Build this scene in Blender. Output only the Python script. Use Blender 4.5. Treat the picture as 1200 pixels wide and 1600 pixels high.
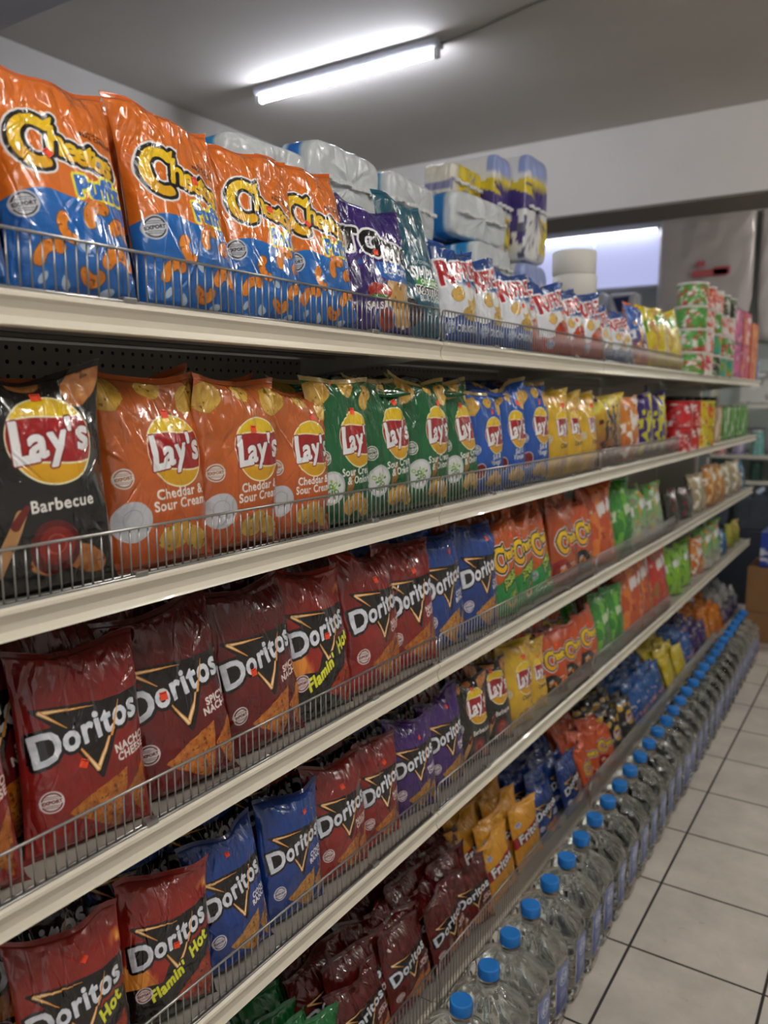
import bpy, bmesh, math, random
import numpy as np
from mathutils import Vector, Matrix
PI = math.pi
for o in list(bpy.data.objects): bpy.data.objects.remove(o)
sc = bpy.context.scene
C = bpy.data.collections.new('shop'); sc.collection.children.link(C)

# ------------------------------------------------------------------ camera, light, exposure
cam = bpy.data.objects.new('camera', bpy.data.cameras.new('camera')); C.objects.link(cam)
cam.location = (0, 0, 1.70)
cam.rotation_euler = (math.radians(90-8.047), 0, math.radians(32.964))
cam.data.sensor_fit = 'VERTICAL'; cam.data.sensor_height = 36; cam.data.sensor_width = 27
cam.data.lens = 28.17
cam.data.clip_start = 0.02; cam.data.clip_end = 60
cam.data.dof.use_dof = True; cam.data.dof.focus_distance = 1.5; cam.data.dof.aperture_fstop = 3.1
sc.camera = cam
sc.view_settings.view_transform = 'Standard'; sc.view_settings.look = 'None'
sc.view_settings.gamma = 1; sc.view_settings.use_curve_mapping = False
sc.view_settings.exposure = 0.86
W = bpy.data.worlds.new('world'); sc.world = W; W.use_nodes = True
W.node_tree.nodes['Background'].inputs[0].default_value = (1.0, 0.98, 0.95, 1)
W.node_tree.nodes['Background'].inputs[1].default_value = 0.27
LAMP = 86.0        # radiance of the shop's ceiling tubes
WINDOW_GLOW = 0.62

# ------------------------------------------------------------------ helpers
def s2l(c):
    c = np.asarray(c, float)
    return np.where(c <= 0.04045, c/12.92, ((c+0.055)/1.055)**2.4)
def hexc(h): return np.array([int(h[i:i+2], 16)/255 for i in (0, 2, 4)])
def mat(name, col, rough=0.5, metal=0.0, spec=0.5, coat=0.0, emit=None, es=0, noise=None, trans=0, ior=1.45, bump=None):
    m = bpy.data.materials.new(name); m.use_nodes = True
    nt = m.node_tree; b = nt.nodes['Principled BSDF']
    c = tuple(s2l(hexc(col) if isinstance(col, str) else col))+(1,)
    b.inputs['Base Color'].default_value = c
    b.inputs['Roughness'].default_value = rough; b.inputs['Metallic'].default_value = metal
    b.inputs['Specular IOR Level'].default_value = spec; b.inputs['Coat Weight'].default_value = coat
    b.inputs['IOR'].default_value = ior
    b.inputs['Transmission Weight'].default_value = trans
    if emit is not None:
        b.inputs['Emission Color'].default_value = tuple(s2l(hexc(emit)))+(1,); b.inputs['Emission Strength'].default_value = es
    if noise:
        sc_, amt = noise
        tc = nt.nodes.new('ShaderNodeTexCoord'); n = nt.nodes.new('ShaderNodeTexNoise'); n.inputs['Scale'].default_value = sc_; n.inputs['Detail'].default_value = 5
        mx = nt.nodes.new('ShaderNodeMixRGB'); mx.blend_type = 'MULTIPLY'; mx.inputs[0].default_value = 1
        mr = nt.nodes.new('ShaderNodeMapRange'); mr.inputs[1].default_value = .3; mr.inputs[2].default_value = .7; mr.inputs[3].default_value = 1-amt; mr.inputs[4].default_value = 1
        nt.links.new(tc.outputs['Object'], n.inputs['Vector']); nt.links.new(n.outputs['Fac'], mr.inputs[0])
        mx.inputs[1].default_value = c; nt.links.new(mr.outputs[0], mx.inputs[2]); nt.links.new(mx.outputs[0], b.inputs['Base Color'])
    if bump:
        bs, bd = bump
        tc = nt.nodes.new('ShaderNodeTexCoord'); n = nt.nodes.new('ShaderNodeTexNoise'); n.inputs['Scale'].default_value = bs; n.inputs['Detail'].default_value = 4
        bp = nt.nodes.new('ShaderNodeBump'); bp.inputs['Strength'].default_value = bd; bp.inputs['Distance'].default_value = 0.002
        nt.links.new(tc.outputs['Object'], n.inputs['Vector']); nt.links.new(n.outputs['Fac'], bp.inputs['Height']); nt.links.new(bp.outputs[0], b.inputs['Normal'])
    return m
def film(name, rough=0.2, coat=0.5, bs=45, bd=0.25, spec=0.5, metal=0.0):
    m = bpy.data.materials.new(name); m.use_nodes = True
    nt = m.node_tree; b = nt.nodes['Principled BSDF']
    a = nt.nodes.new('ShaderNodeAttribute'); a.attribute_name = 'Col'
    nt.links.new(a.outputs['Color'], b.inputs['Base Color'])
    b.inputs['Roughness'].default_value = rough; b.inputs['Coat Weight'].default_value = coat; b.inputs['Coat Roughness'].default_value = 0.035
    b.inputs['Specular IOR Level'].default_value = spec; b.inputs['Metallic'].default_value = metal
    tc = nt.nodes.new('ShaderNodeTexCoord'); n = nt.nodes.new('ShaderNodeTexNoise'); n.inputs['Scale'].default_value = bs; n.inputs['Detail'].default_value = 2; n.inputs['Distortion'].default_value = 1.2
    bp = nt.nodes.new('ShaderNodeBump'); bp.inputs['Strength'].default_value = bd; bp.inputs['Distance'].default_value = 0.006
    nt.links.new(tc.outputs['Object'], n.inputs['Vector']); nt.links.new(n.outputs['Fac'], bp.inputs['Height']); nt.links.new(bp.outputs[0], b.inputs['Normal'])
    return m
def link(name, me, m=None, parent=None, loc=None):
    o = bpy.data.objects.new(name, me); C.objects.link(o)
    if m is not None:
        for k in (m if isinstance(m, (list, tuple)) else [m]): me.materials.append(k)
    if parent: o.parent = parent
    if loc: o.location = loc
    return o
def tag(o, label, cat, group=None):
    o['label'] = label; o['category'] = cat
    if group: o['group'] = group
    return o
def thing(name, label, cat, loc=(0, 0, 0), rot=(0, 0, 0), group=None):
    o = bpy.data.objects.new(name, None); C.objects.link(o); o.empty_display_size = .05
    o.location = loc; o.rotation_euler = rot
    return tag(o, label, cat, group)
def struct(o): o['kind'] = 'structure'; return o
def copy_tree(root, loc, rot, label, group=None, scale=None):
    r = root.copy(); C.objects.link(r); r.location = loc; r.rotation_euler = rot; r['label'] = label
    if group: r['group'] = group
    if scale: r.scale = scale
    for ch in list(root.children):
        c = ch.copy(); C.objects.link(c); c.parent = r
        for g in list(ch.children):
            d = g.copy(); C.objects.link(d); d.parent = c
    return r
def bm_box(bm, x0, x1, y0, y1, z0, z1, mi=0):
    v = [bm.verts.new(p) for p in ((x0,y0,z0),(x1,y0,z0),(x1,y1,z0),(x0,y1,z0),(x0,y0,z1),(x1,y0,z1),(x1,y1,z1),(x0,y1,z1))]
    for f in ((0,3,2,1),(4,5,6,7),(0,1,5,4),(1,2,6,5),(2,3,7,6),(3,0,4,7)):
        fc = bm.faces.new([v[i] for i in f]); fc.material_index = mi
def bm_tube(bm, p0, p1, r, n=6):
    p0 = Vector(p0); p1 = Vector(p1); d = (p1-p0).normalized()
    a = Vector((0,0,1)) if abs(d.z) < .9 else Vector((1,0,0)); e1 = d.cross(a).normalized(); e2 = d.cross(e1)
    r0 = [bm.verts.new(p0+r*(math.cos(2*PI*i/n)*e1+math.sin(2*PI*i/n)*e2)) for i in range(n)]
    r1 = [bm.verts.new(p1+r*(math.cos(2*PI*i/n)*e1+math.sin(2*PI*i/n)*e2)) for i in range(n)]
    for i in range(n):
        f = bm.faces.new((r0[i], r1[i], r1[(i+1)%n], r0[(i+1)%n])); f.smooth = True
    bm.faces.new(list(reversed(r1))); bm.faces.new(r0)
def bm_path(bm, pts, r, n=8):
    for a, b in zip(pts[:-1], pts[1:]): bm_tube(bm, a, b, r, n)
def bm_prism(bm, prof, y0, y1):       # prof: list of (x,z) extruded along y
    a = [bm.verts.new((x, y0, z)) for x, z in prof]; b = [bm.verts.new((x, y1, z)) for x, z in prof]; n = len(prof)
    for i in range(n): bm.faces.new((a[i], a[(i+1)%n], b[(i+1)%n], b[i]))
    bm.faces.new(list(reversed(a))); bm.faces.new(b)
def bm_mesh(bm, name, bevel=0):
    if bevel: bmesh.ops.bevel(bm, geom=list(bm.edges), offset=bevel, segments=2, affect='EDGES', profile=.5)
    bmesh.ops.recalc_face_normals(bm, faces=bm.faces)
    me = bpy.data.meshes.new(name); bm.to_mesh(me); bm.free(); return me
def box_obj(name, x0, x1, y0, y1, z0, z1, m, parent=None, bevel=0):
    bm = bmesh.new(); bm_box(bm, x0, x1, y0, y1, z0, z1)
    return link(name, bm_mesh(bm, name, bevel), m, parent)
def lathe(name, prof, m, parent=None, n=32, cap=True):
    bm = bmesh.new(); rings = []
    for r, z in prof: rings.append([bm.verts.new((r*math.cos(2*PI*i/n), r*math.sin(2*PI*i/n), z)) for i in range(n)])
    for a, b in zip(rings[:-1], rings[1:]):
        for i in range(n):
            f = bm.faces.new((a[i], a[(i+1)%n], b[(i+1)%n], b[i])); f.smooth = True
    if cap: bm.faces.new(rings[0]); bm.faces.new(rings[-1])
    return link(name, bm_mesh(bm, name), m, parent)
def grid_mesh(name, grids):
    """grids: list of (P[ny,nx,3], col[ny,nx,3] or None, flip)"""
    V = []; F = []; K = []; off = 0
    for P, col, flip in grids:
        ny, nx = P.shape[:2]; V.append(P.reshape(-1, 3)); K.append((col if col is not None else np.ones(P.shape)).reshape(-1, 3))
        i = np.arange(ny*nx).reshape(ny, nx); q = np.stack([i[:-1,:-1], i[:-1,1:], i[1:,1:], i[1:,:-1]], -1).reshape(-1, 4)
        if flip: q = q[:, ::-1]
        F.append(q+off); off += ny*nx
    V = np.concatenate(V); F = np.concatenate(F); K = np.concatenate(K)
    me = bpy.data.meshes.new(name); me.vertices.add(len(V)); me.vertices.foreach_set('co', V.astype(np.float32).ravel())
    me.loops.add(F.size); me.loops.foreach_set('vertex_index', F.astype(np.int32).ravel())
    me.polygons.add(len(F)); me.polygons.foreach_set('loop_start', np.arange(0, F.size, 4, dtype=np.int32))
    me.polygons.foreach_set('use_smooth', np.ones(len(F), dtype=bool))
    at = me.color_attributes.new('Col', 'BYTE_COLOR', 'POINT')
    rgba = np.ones((len(V), 4), np.float32); rgba[:, :3] = np.clip(K, 0, 1); at.data.foreach_set('color_srgb', rgba.ravel())
    me.update(calc_edges=True); me.validate(); return me

# ------------------------------------------------------------------ noise
def _tab(seed): return np.random.RandomState(seed).uniform(-1, 1, (67, 67))
def facet(x, y, seed):            # piecewise linear noise: flat facets with sharp creases
    T = _tab(seed); i = np.floor(x).astype(int); j = np.floor(y).astype(int); fx = x-i; fy = y-j
    g = lambda a, b: T[(i+a) % 67, (j+b) % 67]
    z00, z10, z01, z11 = g(0,0), g(1,0), g(0,1), g(1,1)
    return np.where(fx+fy < 1, z00+(z10-z00)*fx+(z01-z00)*fy, z11+(z01-z11)*(1-fx)+(z10-z11)*(1-fy))
def vn(x, y, seed):               # smooth value noise
    T = _tab(seed); i = np.floor(x).astype(int); j = np.floor(y).astype(int); fx = x-i; fy = y-j
    fx = fx*fx*(3-2*fx); fy = fy*fy*(3-2*fy); g = lambda a, b: T[(i+a) % 67, (j+b) % 67]
    return (g(0,0)*(1-fx)+g(1,0)*fx)*(1-fy)+(g(0,1)*(1-fx)+g(1,1)*fx)*fy
def fbm(x, y, seed, o=3): return sum(vn(x*2**k, y*2**k, seed+k)/2**k for k in range(o))/1.6

# ------------------------------------------------------------------ print artwork: signed distance shapes sampled on a bag's surface grid
_tc = {}
def text_edges(s):
    if s in _tc: return _tc[s]
    cu = bpy.data.curves.new('t', 'FONT'); cu.body = s; cu.fill_mode = 'NONE'; cu.resolution_u = 3; cu.align_x = 'CENTER'; cu.space_line = .85; cu.space_character = 1.1
    ob = bpy.data.objects.new('t', cu); C.objects.link(ob)
    dg = bpy.context.evaluated_depsgraph_get(); me = ob.evaluated_get(dg).to_mesh()
    co = np.array([v.co[:2] for v in me.vertices]); ed = np.array([e.vertices[:] for e in me.edges])
    ob.evaluated_get(dg).to_mesh_clear(); bpy.data.objects.remove(ob); bpy.data.curves.remove(cu)
    _tc[s] = (co, ed); return _tc[s]
class Art:
    def __init__(s, nx, ny, asp, base):
        s.nx, s.ny, s.asp = nx, ny, asp; s.px = 1.0/nx
        s.X, s.Y = np.meshgrid(np.linspace(0, 1, nx), np.linspace(0, asp, ny)); s.I = np.ones((ny, nx, 3))*hexc(base)
    def fill(s, sd, c, op=1.0):
        a = np.clip(.5-sd/s.px, 0, 1)*op; a = a[..., None]
        s.I = s.I*(1-a)+(hexc(c) if isinstance(c, str) else c)*a
    def blend(s, a, c):
        a = np.clip(a, 0, 1)[..., None]; s.I = s.I*(1-a)+(hexc(c) if isinstance(c, str) else c)*a
    def circ(s, x, y, r): return np.hypot(s.X-x, s.Y-y)-r
    def ell(s, x, y, a, b, rot=0):
        c, n = math.cos(rot), math.sin(rot); u = (s.X-x)*c+(s.Y-y)*n; v = -(s.X-x)*n+(s.Y-y)*c
        return (np.hypot(u/a, v/b)-1)*min(a, b)
    def rect(s, x, y, hw, hh, rot=0, r=0):
        c, n = math.cos(rot), math.sin(rot); u = np.abs((s.X-x)*c+(s.Y-y)*n)-hw+r; v = np.abs(-(s.X-x)*n+(s.Y-y)*c)-hh+r
        return np.hypot(np.maximum(u, 0), np.maximum(v, 0))+np.minimum(np.maximum(u, v), 0)-r
    def edges(s, co, ed, pad=.1):
        out = np.full(s.X.shape, 9.0); x0, y0 = co.min(0)-pad; x1, y1 = co.max(0)+pad
        j = (s.X[0] >= x0) & (s.X[0] <= x1); i = (s.Y[:, 0] >= y0) & (s.Y[:, 0] <= y1)
        if not j.any() or not i.any(): return out
        X = s.X[np.ix_(i, j)]; Y = s.Y[np.ix_(i, j)]; D = np.full(X.shape, 9.0); ins = np.zeros(X.shape, bool)
        for a, b in ed:
            ax, ay = co[a]; bx, by = co[b]; dx, dy = bx-ax, by-ay; L = dx*dx+dy*dy
            if L < 1e-14: continue
            t = np.clip(((X-ax)*dx+(Y-ay)*dy)/L, 0, 1); D = np.minimum(D, (X-ax-t*dx)**2+(Y-ay-t*dy)**2)
            if dy != 0: ins ^= ((ay > Y) != (by > Y)) & (X < dx*(Y-ay)/dy+ax)
        D = np.sqrt(D); out[np.ix_(i, j)] = np.where(ins, -D, D); return out
    def poly(s, pts):
        n = len(pts); return s.edges(np.array(pts, float), [(k, (k+1) % n) for k in range(n)])
    def line(s, pts, r):
        D = np.full(s.X.shape, 9.0)
        for (ax, ay), (bx, by) in zip(pts[:-1], pts[1:]):
            dx, dy = bx-ax, by-ay; t = np.clip(((s.X-ax)*dx+(s.Y-ay)*dy)/(dx*dx+dy*dy+1e-12), 0, 1)
            D = np.minimum(D, np.hypot(s.X-ax-t*dx, s.Y-ay-t*dy)-r*(1 if not isinstance(r, tuple) else 1))
        return D
    def wedge(s, a, b, r0, r1):      # tapered stroke
        dx, dy = b[0]-a[0], b[1]-a[1]; t = np.clip(((s.X-a[0])*dx+(s.Y-a[1])*dy)/(dx*dx+dy*dy), 0, 1)
        return np.hypot(s.X-a[0]-t*dx, s.Y-a[1]-t*dy)-(r0+(r1-r0)*t)
    def text(s, t, x, y, size, rot=0, shear=0, sx=1.0, arc=0.0):
        co, ed = text_edges(t); co = co*size; co = co-np.array([0, size*.33])
        co = np.stack([(co[:, 0]+co[:, 1]*shear)*sx, co[:, 1]], 1)
        if arc: co[:, 1] += arc*co[:, 0]**2
        c, n = math.cos(rot), math.sin(rot); co = np.stack([co[:, 0]*c-co[:, 1]*n+x, co[:, 0]*n+co[:, 1]*c+y], 1)
        return s.edges(co, ed, .06)
    def chip_tex(s, sd, light, dark, f=26, seed=5):
        n = fbm(s.X*f, s.Y*f, seed)[..., None]*.5+.5; c = hexc(light)*n+hexc(dark)*(1-n)
        sp = vn(s.X*f*2.2, s.Y*f*2.2, seed+9); c = np.where(sp[..., None] > .62, c*.62, c)
        a = np.clip(.5-sd/s.px, 0, 1)[..., None]; s.I = s.I*(1-a)+c*a
    def grad(s, c0, c1, y0=0, y1=None):
        y1 = s.asp if y1 is None else y1; t = np.clip((s.Y-y0)/(y1-y0), 0, 1)[..., None]; s.I = hexc(c0)*(1-t)+hexc(c1)*t
    def badge(s, x, y, r, fg='e6e6e6', bg=None, dk='30313a'):
        bg = dk if bg is None else bg
        d = s.circ(x, y, r)
        s.fill(d, fg); s.fill(s.circ(x, y, r*.86), bg); s.fill(s.circ(x, y, r*.74), fg)
        for k in range(-3, 4):
            s.fill(np.maximum(s.rect(x, y+k*r*.16, r*.7, r*.025), s.circ(x, y, r*.7)), bg, .8)
        s.fill(s.rect(x, y, r*.98, r*.26, .12), fg); 
        s.fill(s.text('EXPORT', x, y, r*.40, .12)-r*.02, bg)
def blob(sd, A, f, amp, seed): return sd+amp*vn(A.X*f, A.Y*f, seed)

def art_doritos(A, c0, c1, sub='', chip=('d8892c', '9a4a12'), flam=False, streak='f0a24a'):
    A.grad(c0, c1)
    n = fbm(A.X*5, A.Y*5, 3); A.I *= (1+.10*n)[..., None]
    if flam:
        fl = fbm(A.X*6, A.Y*4-A.X*2, 31)
        A.blend(np.clip((fl+.25-(np.hypot((A.X-.95)/.22, (A.Y-1.15)/.25)))*3, 0, 1), 'f0b040')
        A.blend(np.clip((fl+.7-(np.hypot((A.X-.12)/.25, (A.Y-.52)/.16)))*2.2, 0, 1), 'f09838')
        A.fill(blob(A.poly([(-.1, .46), (.35, .44), (.5, .66), (1.1, .80), (1.1, -.1), (-.1, -.1)]), A, 9, .025, 3), '141012')
    blk = np.minimum(A.poly([(.10, 1.02), (.60, .99), (.97, 1.0), (.98, .86), (.72, .83), (.56, .46), (.38, .70), (.34, .80)]),
                     A.poly([(.05, .66), (.93, .86), (.97, 1.03), (.12, .86)]))
    A.fill(blk-.012, '120d0e')
    for a, b, r0, r1 in (((.15, 1.0), (.55, .975), .016, .002), ((.15, 1.0), (.33, .86), .016, .003), ((.53, .52), (.74, .93), .018, .004), ((.53, .52), (.38, .74), .018, .005)):
        w = A.wedge(a, b, r0, r1); A.fill(w, streak); A.fill(w+r0*.5, 'fff0c8')
    t = np.minimum(A.text('D', .165, .745, .31, .22, .12), A.text('oritos', .60, .85, .27, .22, .12, .90))
    A.fill(t-.034, '120d0e'); A.fill(t-.0095, 'e9edf6')
    A.blend(np.clip(.5-(t-.012)/A.px, 0, 1)*np.clip((np.sin(A.Y*60)+.2)*.25, 0, .3), 'aab4c6')
    w = A.wedge((.66, .74), (.76, .97), .011, .003); A.fill(w, streak); 
    if sub and not flam:
        A.fill(A.text(sub, .83, .645, .082, .14)-.004, 'f2e8e4')
    ch = chip
    if not flam:
        p = blob(A.poly([(.30, .26), (.76, .46), (.70, .02)])-.012, A, 20, .008, 8); A.chip_tex(p, *ch)
        p = blob(A.poly([(.77, .28), (.97, .48), (.93, .04)])-.01, A, 20, .008, 9); A.fill(p-.01, c0, .5); A.chip_tex(p, *ch, seed=12)
    else:
        p = blob(A.poly([(.48, .22), (.95, .52), (.93, .02)])-.012, A, 20, .01, 8); A.chip_tex(p, 'cc4a20', '7a1c0c')
        t = A.text("Flamin'", .42, .42, .17, .5, .2, .8); t2 = A.text('Hot', .78, .66, .18, .5, .2, .8)
        t = np.minimum(t, t2); A.fill(t-.022, '141012'); A.fill(t-.008, 'eef03c')
    A.badge(.17, .37, .08, 'e8dcdc', hexc(c1)*.85)

def lays_logo(A, x, y, s=1.0):
    e = A.ell(x, y, .285*s, .265*s, -.15); A.fill(e-.012*s, 'f6efc4'); A.fill(e, 'e9c21c')
    A.blend(np.clip(.5-e/A.px, 0, 1)*np.clip((y-A.Y)/.25+.1, 0, .8), 'd99a10')
    u = (A.X-x)/s; v = (A.Y-y)/s; band = np.abs(v-.10*u+.02*np.sin(u*9))-.135-.02*u
    A.fill(np.maximum(band*s-.012*s, e), 'f6efc4'); A.fill(np.maximum(band*s, e-.004), 'a01a1c')
    t = np.minimum(A.text('L', x-.19*s, y-.01*s, .36*s, .12, .12, 1.05), A.text("ay's", x+.06*s, y+.012*s, .285*s, .12, .12, .98))
    A.fill(t-.020*s, '7c1216'); A.fill(t-.0105*s, 'f4f4f6')
def lays_chip(A, x, y, a, b, rot, seed, light='e8c25a', dark='b8862a'):
    e = blob(A.ell(x, y, a, b, rot), A, 14, .012, seed); A.fill(e-.006, '8a5c18', .5); A.chip_tex(e, light, dark, 14, seed)
def art_lays(A, c0, c1, sub, dip=None, subc='f4f0ea', chips=True, dipc='c9cbd2', lx=.62, ly=.84, chipc=('e8c25a', 'b8862a')):
    A.grad(c0, c1); n = fbm(A.X*3, A.Y*3, 17); A.I *= (1+.12*n)[..., None]
    if chips:
        lays_chip(A, .12, 1.28, .15, .12, .3, 1, *chipc); lays_chip(A, .50, 1.33, .12, .08, -.2, 2, *chipc); lays_chip(A, .86, 1.25, .15, .11, .6, 3, *chipc)
    lays_chip(A, .55, .20, .17, .10, .25, 4, *chipc); lays_chip(A, .78, .15, .16, .09, -.4, 5, *chipc)
    if dip == 'green':
        A.fill(A.circ(.22, .37, .165), 'c6cacc'); A.fill(A.circ(.22, .37, .14), 'dfe2e2')
        for k in range(11):
            a = k*2.4; r = .018+.0085*k; x, y = .22+r*math.cos(a), .37+r*math.sin(a)
            A.fill(np.abs(A.ell(x, y, .024, .017, a))-.005 if k % 2 else A.ell(x, y, .02, .012, a), '4d8a2e' if k % 3 else '9cc25a')
        lays_chip(A, .48, .42, .055, .13, -.3, 6, 'b98a4a', '8a5c28')
    elif dip == 'white':
        A.fill(A.circ(.17, .34, .15), dipc); A.fill(np.abs(A.circ(.17, .36, .07))-.004, 'a9abb4')
    elif dip == 'beet':
        A.fill(A.circ(.20, .34, .12), 'c9b7b4'); A.fill(A.circ(.20, .34, .105), '7a1020')
    elif dip == 'bbq':
        A.fill(A.circ(.55, .26, .17), '5c1414'); A.fill(A.circ(.56, .27, .12), '8a2620'); A.fill(np.abs(A.circ(.56, .28, .06))-.006, 'b04a3c')
        A.fill(A.wedge((.18, .15), (.34, .48), .045, .035), 'b98a58'); A.fill(A.wedge((.30, .42), (.38, .52), .03, .02), '6a1a14')
    lays_logo(A, lx, ly)
    for k, ln in enumerate(sub):
        A.fill(A.text(ln, .62, .53-.085*k, .105, .05)-.003, subc)
    A.badge(.12, .66, .075, 'd8d4d0', hexc(c1)*.8)

def cheetos_logo(A, x, y, s=1.0, rot=-.1):
    cx, sx_ = math.cos(rot), math.sin(rot); P = lambda u, v: (x+s*(u*cx-v*sx_), y+s*(u*sx_+v*cx))
    t = A.line([P(-.27+.17*math.cos(q)*1.05, .0+.21*math.sin(q)) for q in np.linspace(1.0, 5.25, 15)], .052*s); t = np.minimum(t, A.wedge(P(-.27+.10, .17), P(-.10, .27), .05*s, .010*s))
    for ch, u, v, z in (('h', -.07, .05, .38), ('e', .06, .02, .34), ('e', .17, .0, .30), ('t', .26, .02, .32), ('o', .35, -.01, .30), ('s', .46, -.01, .32)):
        t = np.minimum(t, A.text(ch, *P(u, v), z*s, rot, .1, .95)-.0125*s)
    A.fill(t-.056*s, 'f2f2f4'); A.fill(t-.036*s, '111013'); A.fill(t, 'f2c81c')
    A.blend(np.clip(.5-t/A.px, 0, 1)*np.clip((y-A.Y)/.15, 0, .55), 'e09812')
def arcpts(x, y, r, a0, a1, n=9): return [(x+r*math.cos(a0+(a1-a0)*k/n), y+r*math.sin(a0+(a1-a0)*k/n)) for k in range(n+1)]
def puff(A, x, y, r, a0, w, seed):
    L = blob(A.line(arcpts(x, y, r, a0, a0+2.2), w), A, 18, .006, seed); A.fill(L-.008, '8a3c08', .5); A.chip_tex(L, 'f29a2c', 'd06a14', 18, seed)
def art_puffs(A):
    A.grad('dc7422', 'da7020')
    b = A.Y-(.66+.10*A.X+.05*np.sin(A.X*7)); A.fill(b, '1f6fc0'); A.blend(np.clip(-b*3, 0, .5), '1558a8')
    cheetos_logo(A, .50, 1.06, .80, -.12)
    A.fill(A.text('MADE WITH', .80, 1.225, .032, -.12)-.001, '2a1a10'); A.fill(A.text('REAL CHEESE!', .80, 1.19, .045, -.12)-.002, '2a1a10')
    t = A.text('Puffs', .74, .80, .21, .05, 0, .95); A.fill(t-.034, 'f0e43a'); A.fill(t-.012, '2a6cc4')
    puff(A, .70, .56, .10, 1.2, .048, 1); puff(A, .88, .46, .09, .2, .05, 2); puff(A, .45, .48, .09, 2.4, .04, 3); puff(A, .82, .22, .11, .5, .05, 4)
    puff(A, .28, .25, .09, 1.0, .04, 5); puff(A, .58, .20, .08, 3.6, .042, 6)
    for x, y in ((.2, .12), (.52, .34), (.93, .33), (.36, .1), (.7, .06)): A.fill(blob(A.ell(x, y, .05, .03, x*5), A, 16, .01, 7), 'dfe6ee', .8)
    A.badge(.13, .62, .095, 'c8ccd4', None)
def art_jal(A):
    A.grad('c0561a', 'c65c1c'); b = A.Y-(.42+.42*A.X); A.fill(b, '1f8a3c')
    cheetos_logo(A, .56, .95, .74, .28)
    t = A.text('CHEDDAR\nJALAPENO', .64, .66, .10, .42); A.fill(t-.03, '24401a'); A.fill(t-.006, 'b9d640')
    for x, y, r in ((.66, .34, .6), (.78, .42, 1.2), (.55, .25, .1)): A.fill(A.ell(x, y, .11, .035, r)-.008, '0e4a1e'); A.fill(A.ell(x, y, .11, .035, r), '4fae3a')
    A.fill(A.line(arcpts(.68, .30, .13, 3.4, 6.0), .02), 'd88a34'); A.fill(A.line(arcpts(.82, .32, .1, 2.4, 5.4), .02), 'd88a34')
    A.badge(.16, .40, .085, 'b8c4c8', None)
def art_crunchy(A, b0='b04a14', b1='8e1a14', txt=True):
    A.grad(b0, b0); b = A.Y-(.38+.1*np.sin(A.X*6)); A.fill(b, b1)
    puff(A, .3, .2, .1, .4, .03, 1); puff(A, .7, .25, .1, 1.4, .03, 2); puff(A, .55, .1, .08, 3, .03, 3)
    if txt: cheetos_logo(A, .52, .82, .8, .2)
    for x, y in ((.25, .34), (.6, .38), (.8, .3)): A.fill(blob(A.ell(x, y, .07, .025, .3), A, 18, .02, 4), 'dcdcd8', .8)
def art_ruffles(A, low, word=''):
    A.grad('dfe3ea', '1d4080', .78, .86); A.I[A.Y > .86] = hexc('1c4488')
    e = blob(A.Y-.36, A, 5, .05, 5); A.fill(e, low)
    A.fill(np.abs(e)-.012, 'e8ecf0')
    lays_chip(A, .35, .66, .13, .10, .3, 4, 'e2bc66', 'c49a48'); lays_chip(A, .66, .60, .12, .13, -.3, 6, 'e2bc66', 'c49a48')
    A.fill(A.circ(.60, .70, .11), 'e8e8e4'); lays_chip(A, .62, .42, .17, .09, .1, 7, 'd8b25c', 'b08a3c')
    if low != '1c4488': A.chip_tex(blob(A.ell(.6, .46, .26, .13, .2), A, 9, .05, 5), 'd8581c', '8e2410', 10)
    t = np.minimum(A.text('R', .15, .93, .46, .2, .05, .9), A.text('UFFLES', .60, 1.02, .33, .2, .05, .82))
    A.fill(t-.045, 'f0f2f4'); A.fill(t-.014, 'b0202a')
    if word: A.fill(A.text(word, .64, .22, .13, .03)-.004, 'e4e8f0')
    A.badge(.2, .22, .085, 'c8d0e0', hexc('1c4488'))
def art_tostitos(A):
    A.grad('2c1a5e', '351c6c'); R = random.Random(4)
    for k in range(30): A.fill(A.circ(R.random(), R.uniform(.3, 1.3), R.uniform(.01, .045)), R.choice(['5a48a8', '2a62b4', '4a3890', '6a58a0']), .8)
    A.fill(blob(A.ell(.78, .40, .30, .28, .2), A, 8, .05, 6), 'e8d8c0'); A.chip_tex(blob(A.ell(.80, .38, .28, .26, .2), A, 9, .06, 6), 'dcb878', 'a87a3c', 9)
    A.chip_tex(blob(A.ell(.42, .46, .20, .09, .15), A, 9, .03, 7), 'c8402c', '7a1812', 9); A.fill(blob(A.ell(.40, .385, .18, .02, .1), A, 9, .01, 3), '3c7a34')
    A.fill(A.circ(.5, .16, .14), '3a6cc0'); A.chip_tex(A.circ(.5, .16, .12), 'b83a24', '5c140e', 14)
    A.fill(A.text('SALSA', .38, .29, .1, .05)-.004, 'f0e8e0')
    A.fill(A.poly([(.38, .62), (.40, .76), (1.1, .80), (1.1, .60), (.6, .58)]), '3468b8'); A.fill(A.text('SCOOPS!', .72, .69, .10, .03)-.004, 'f0f4fa')
    t = np.minimum(A.text('TO', .26, .98, .36, -.08, 0, .95), A.text('STITOS', .74, .90, .25, -.06, 0, .8))
    A.fill(t-.045, 'f2f2f4'); A.fill(t-.018, '161418')
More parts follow.
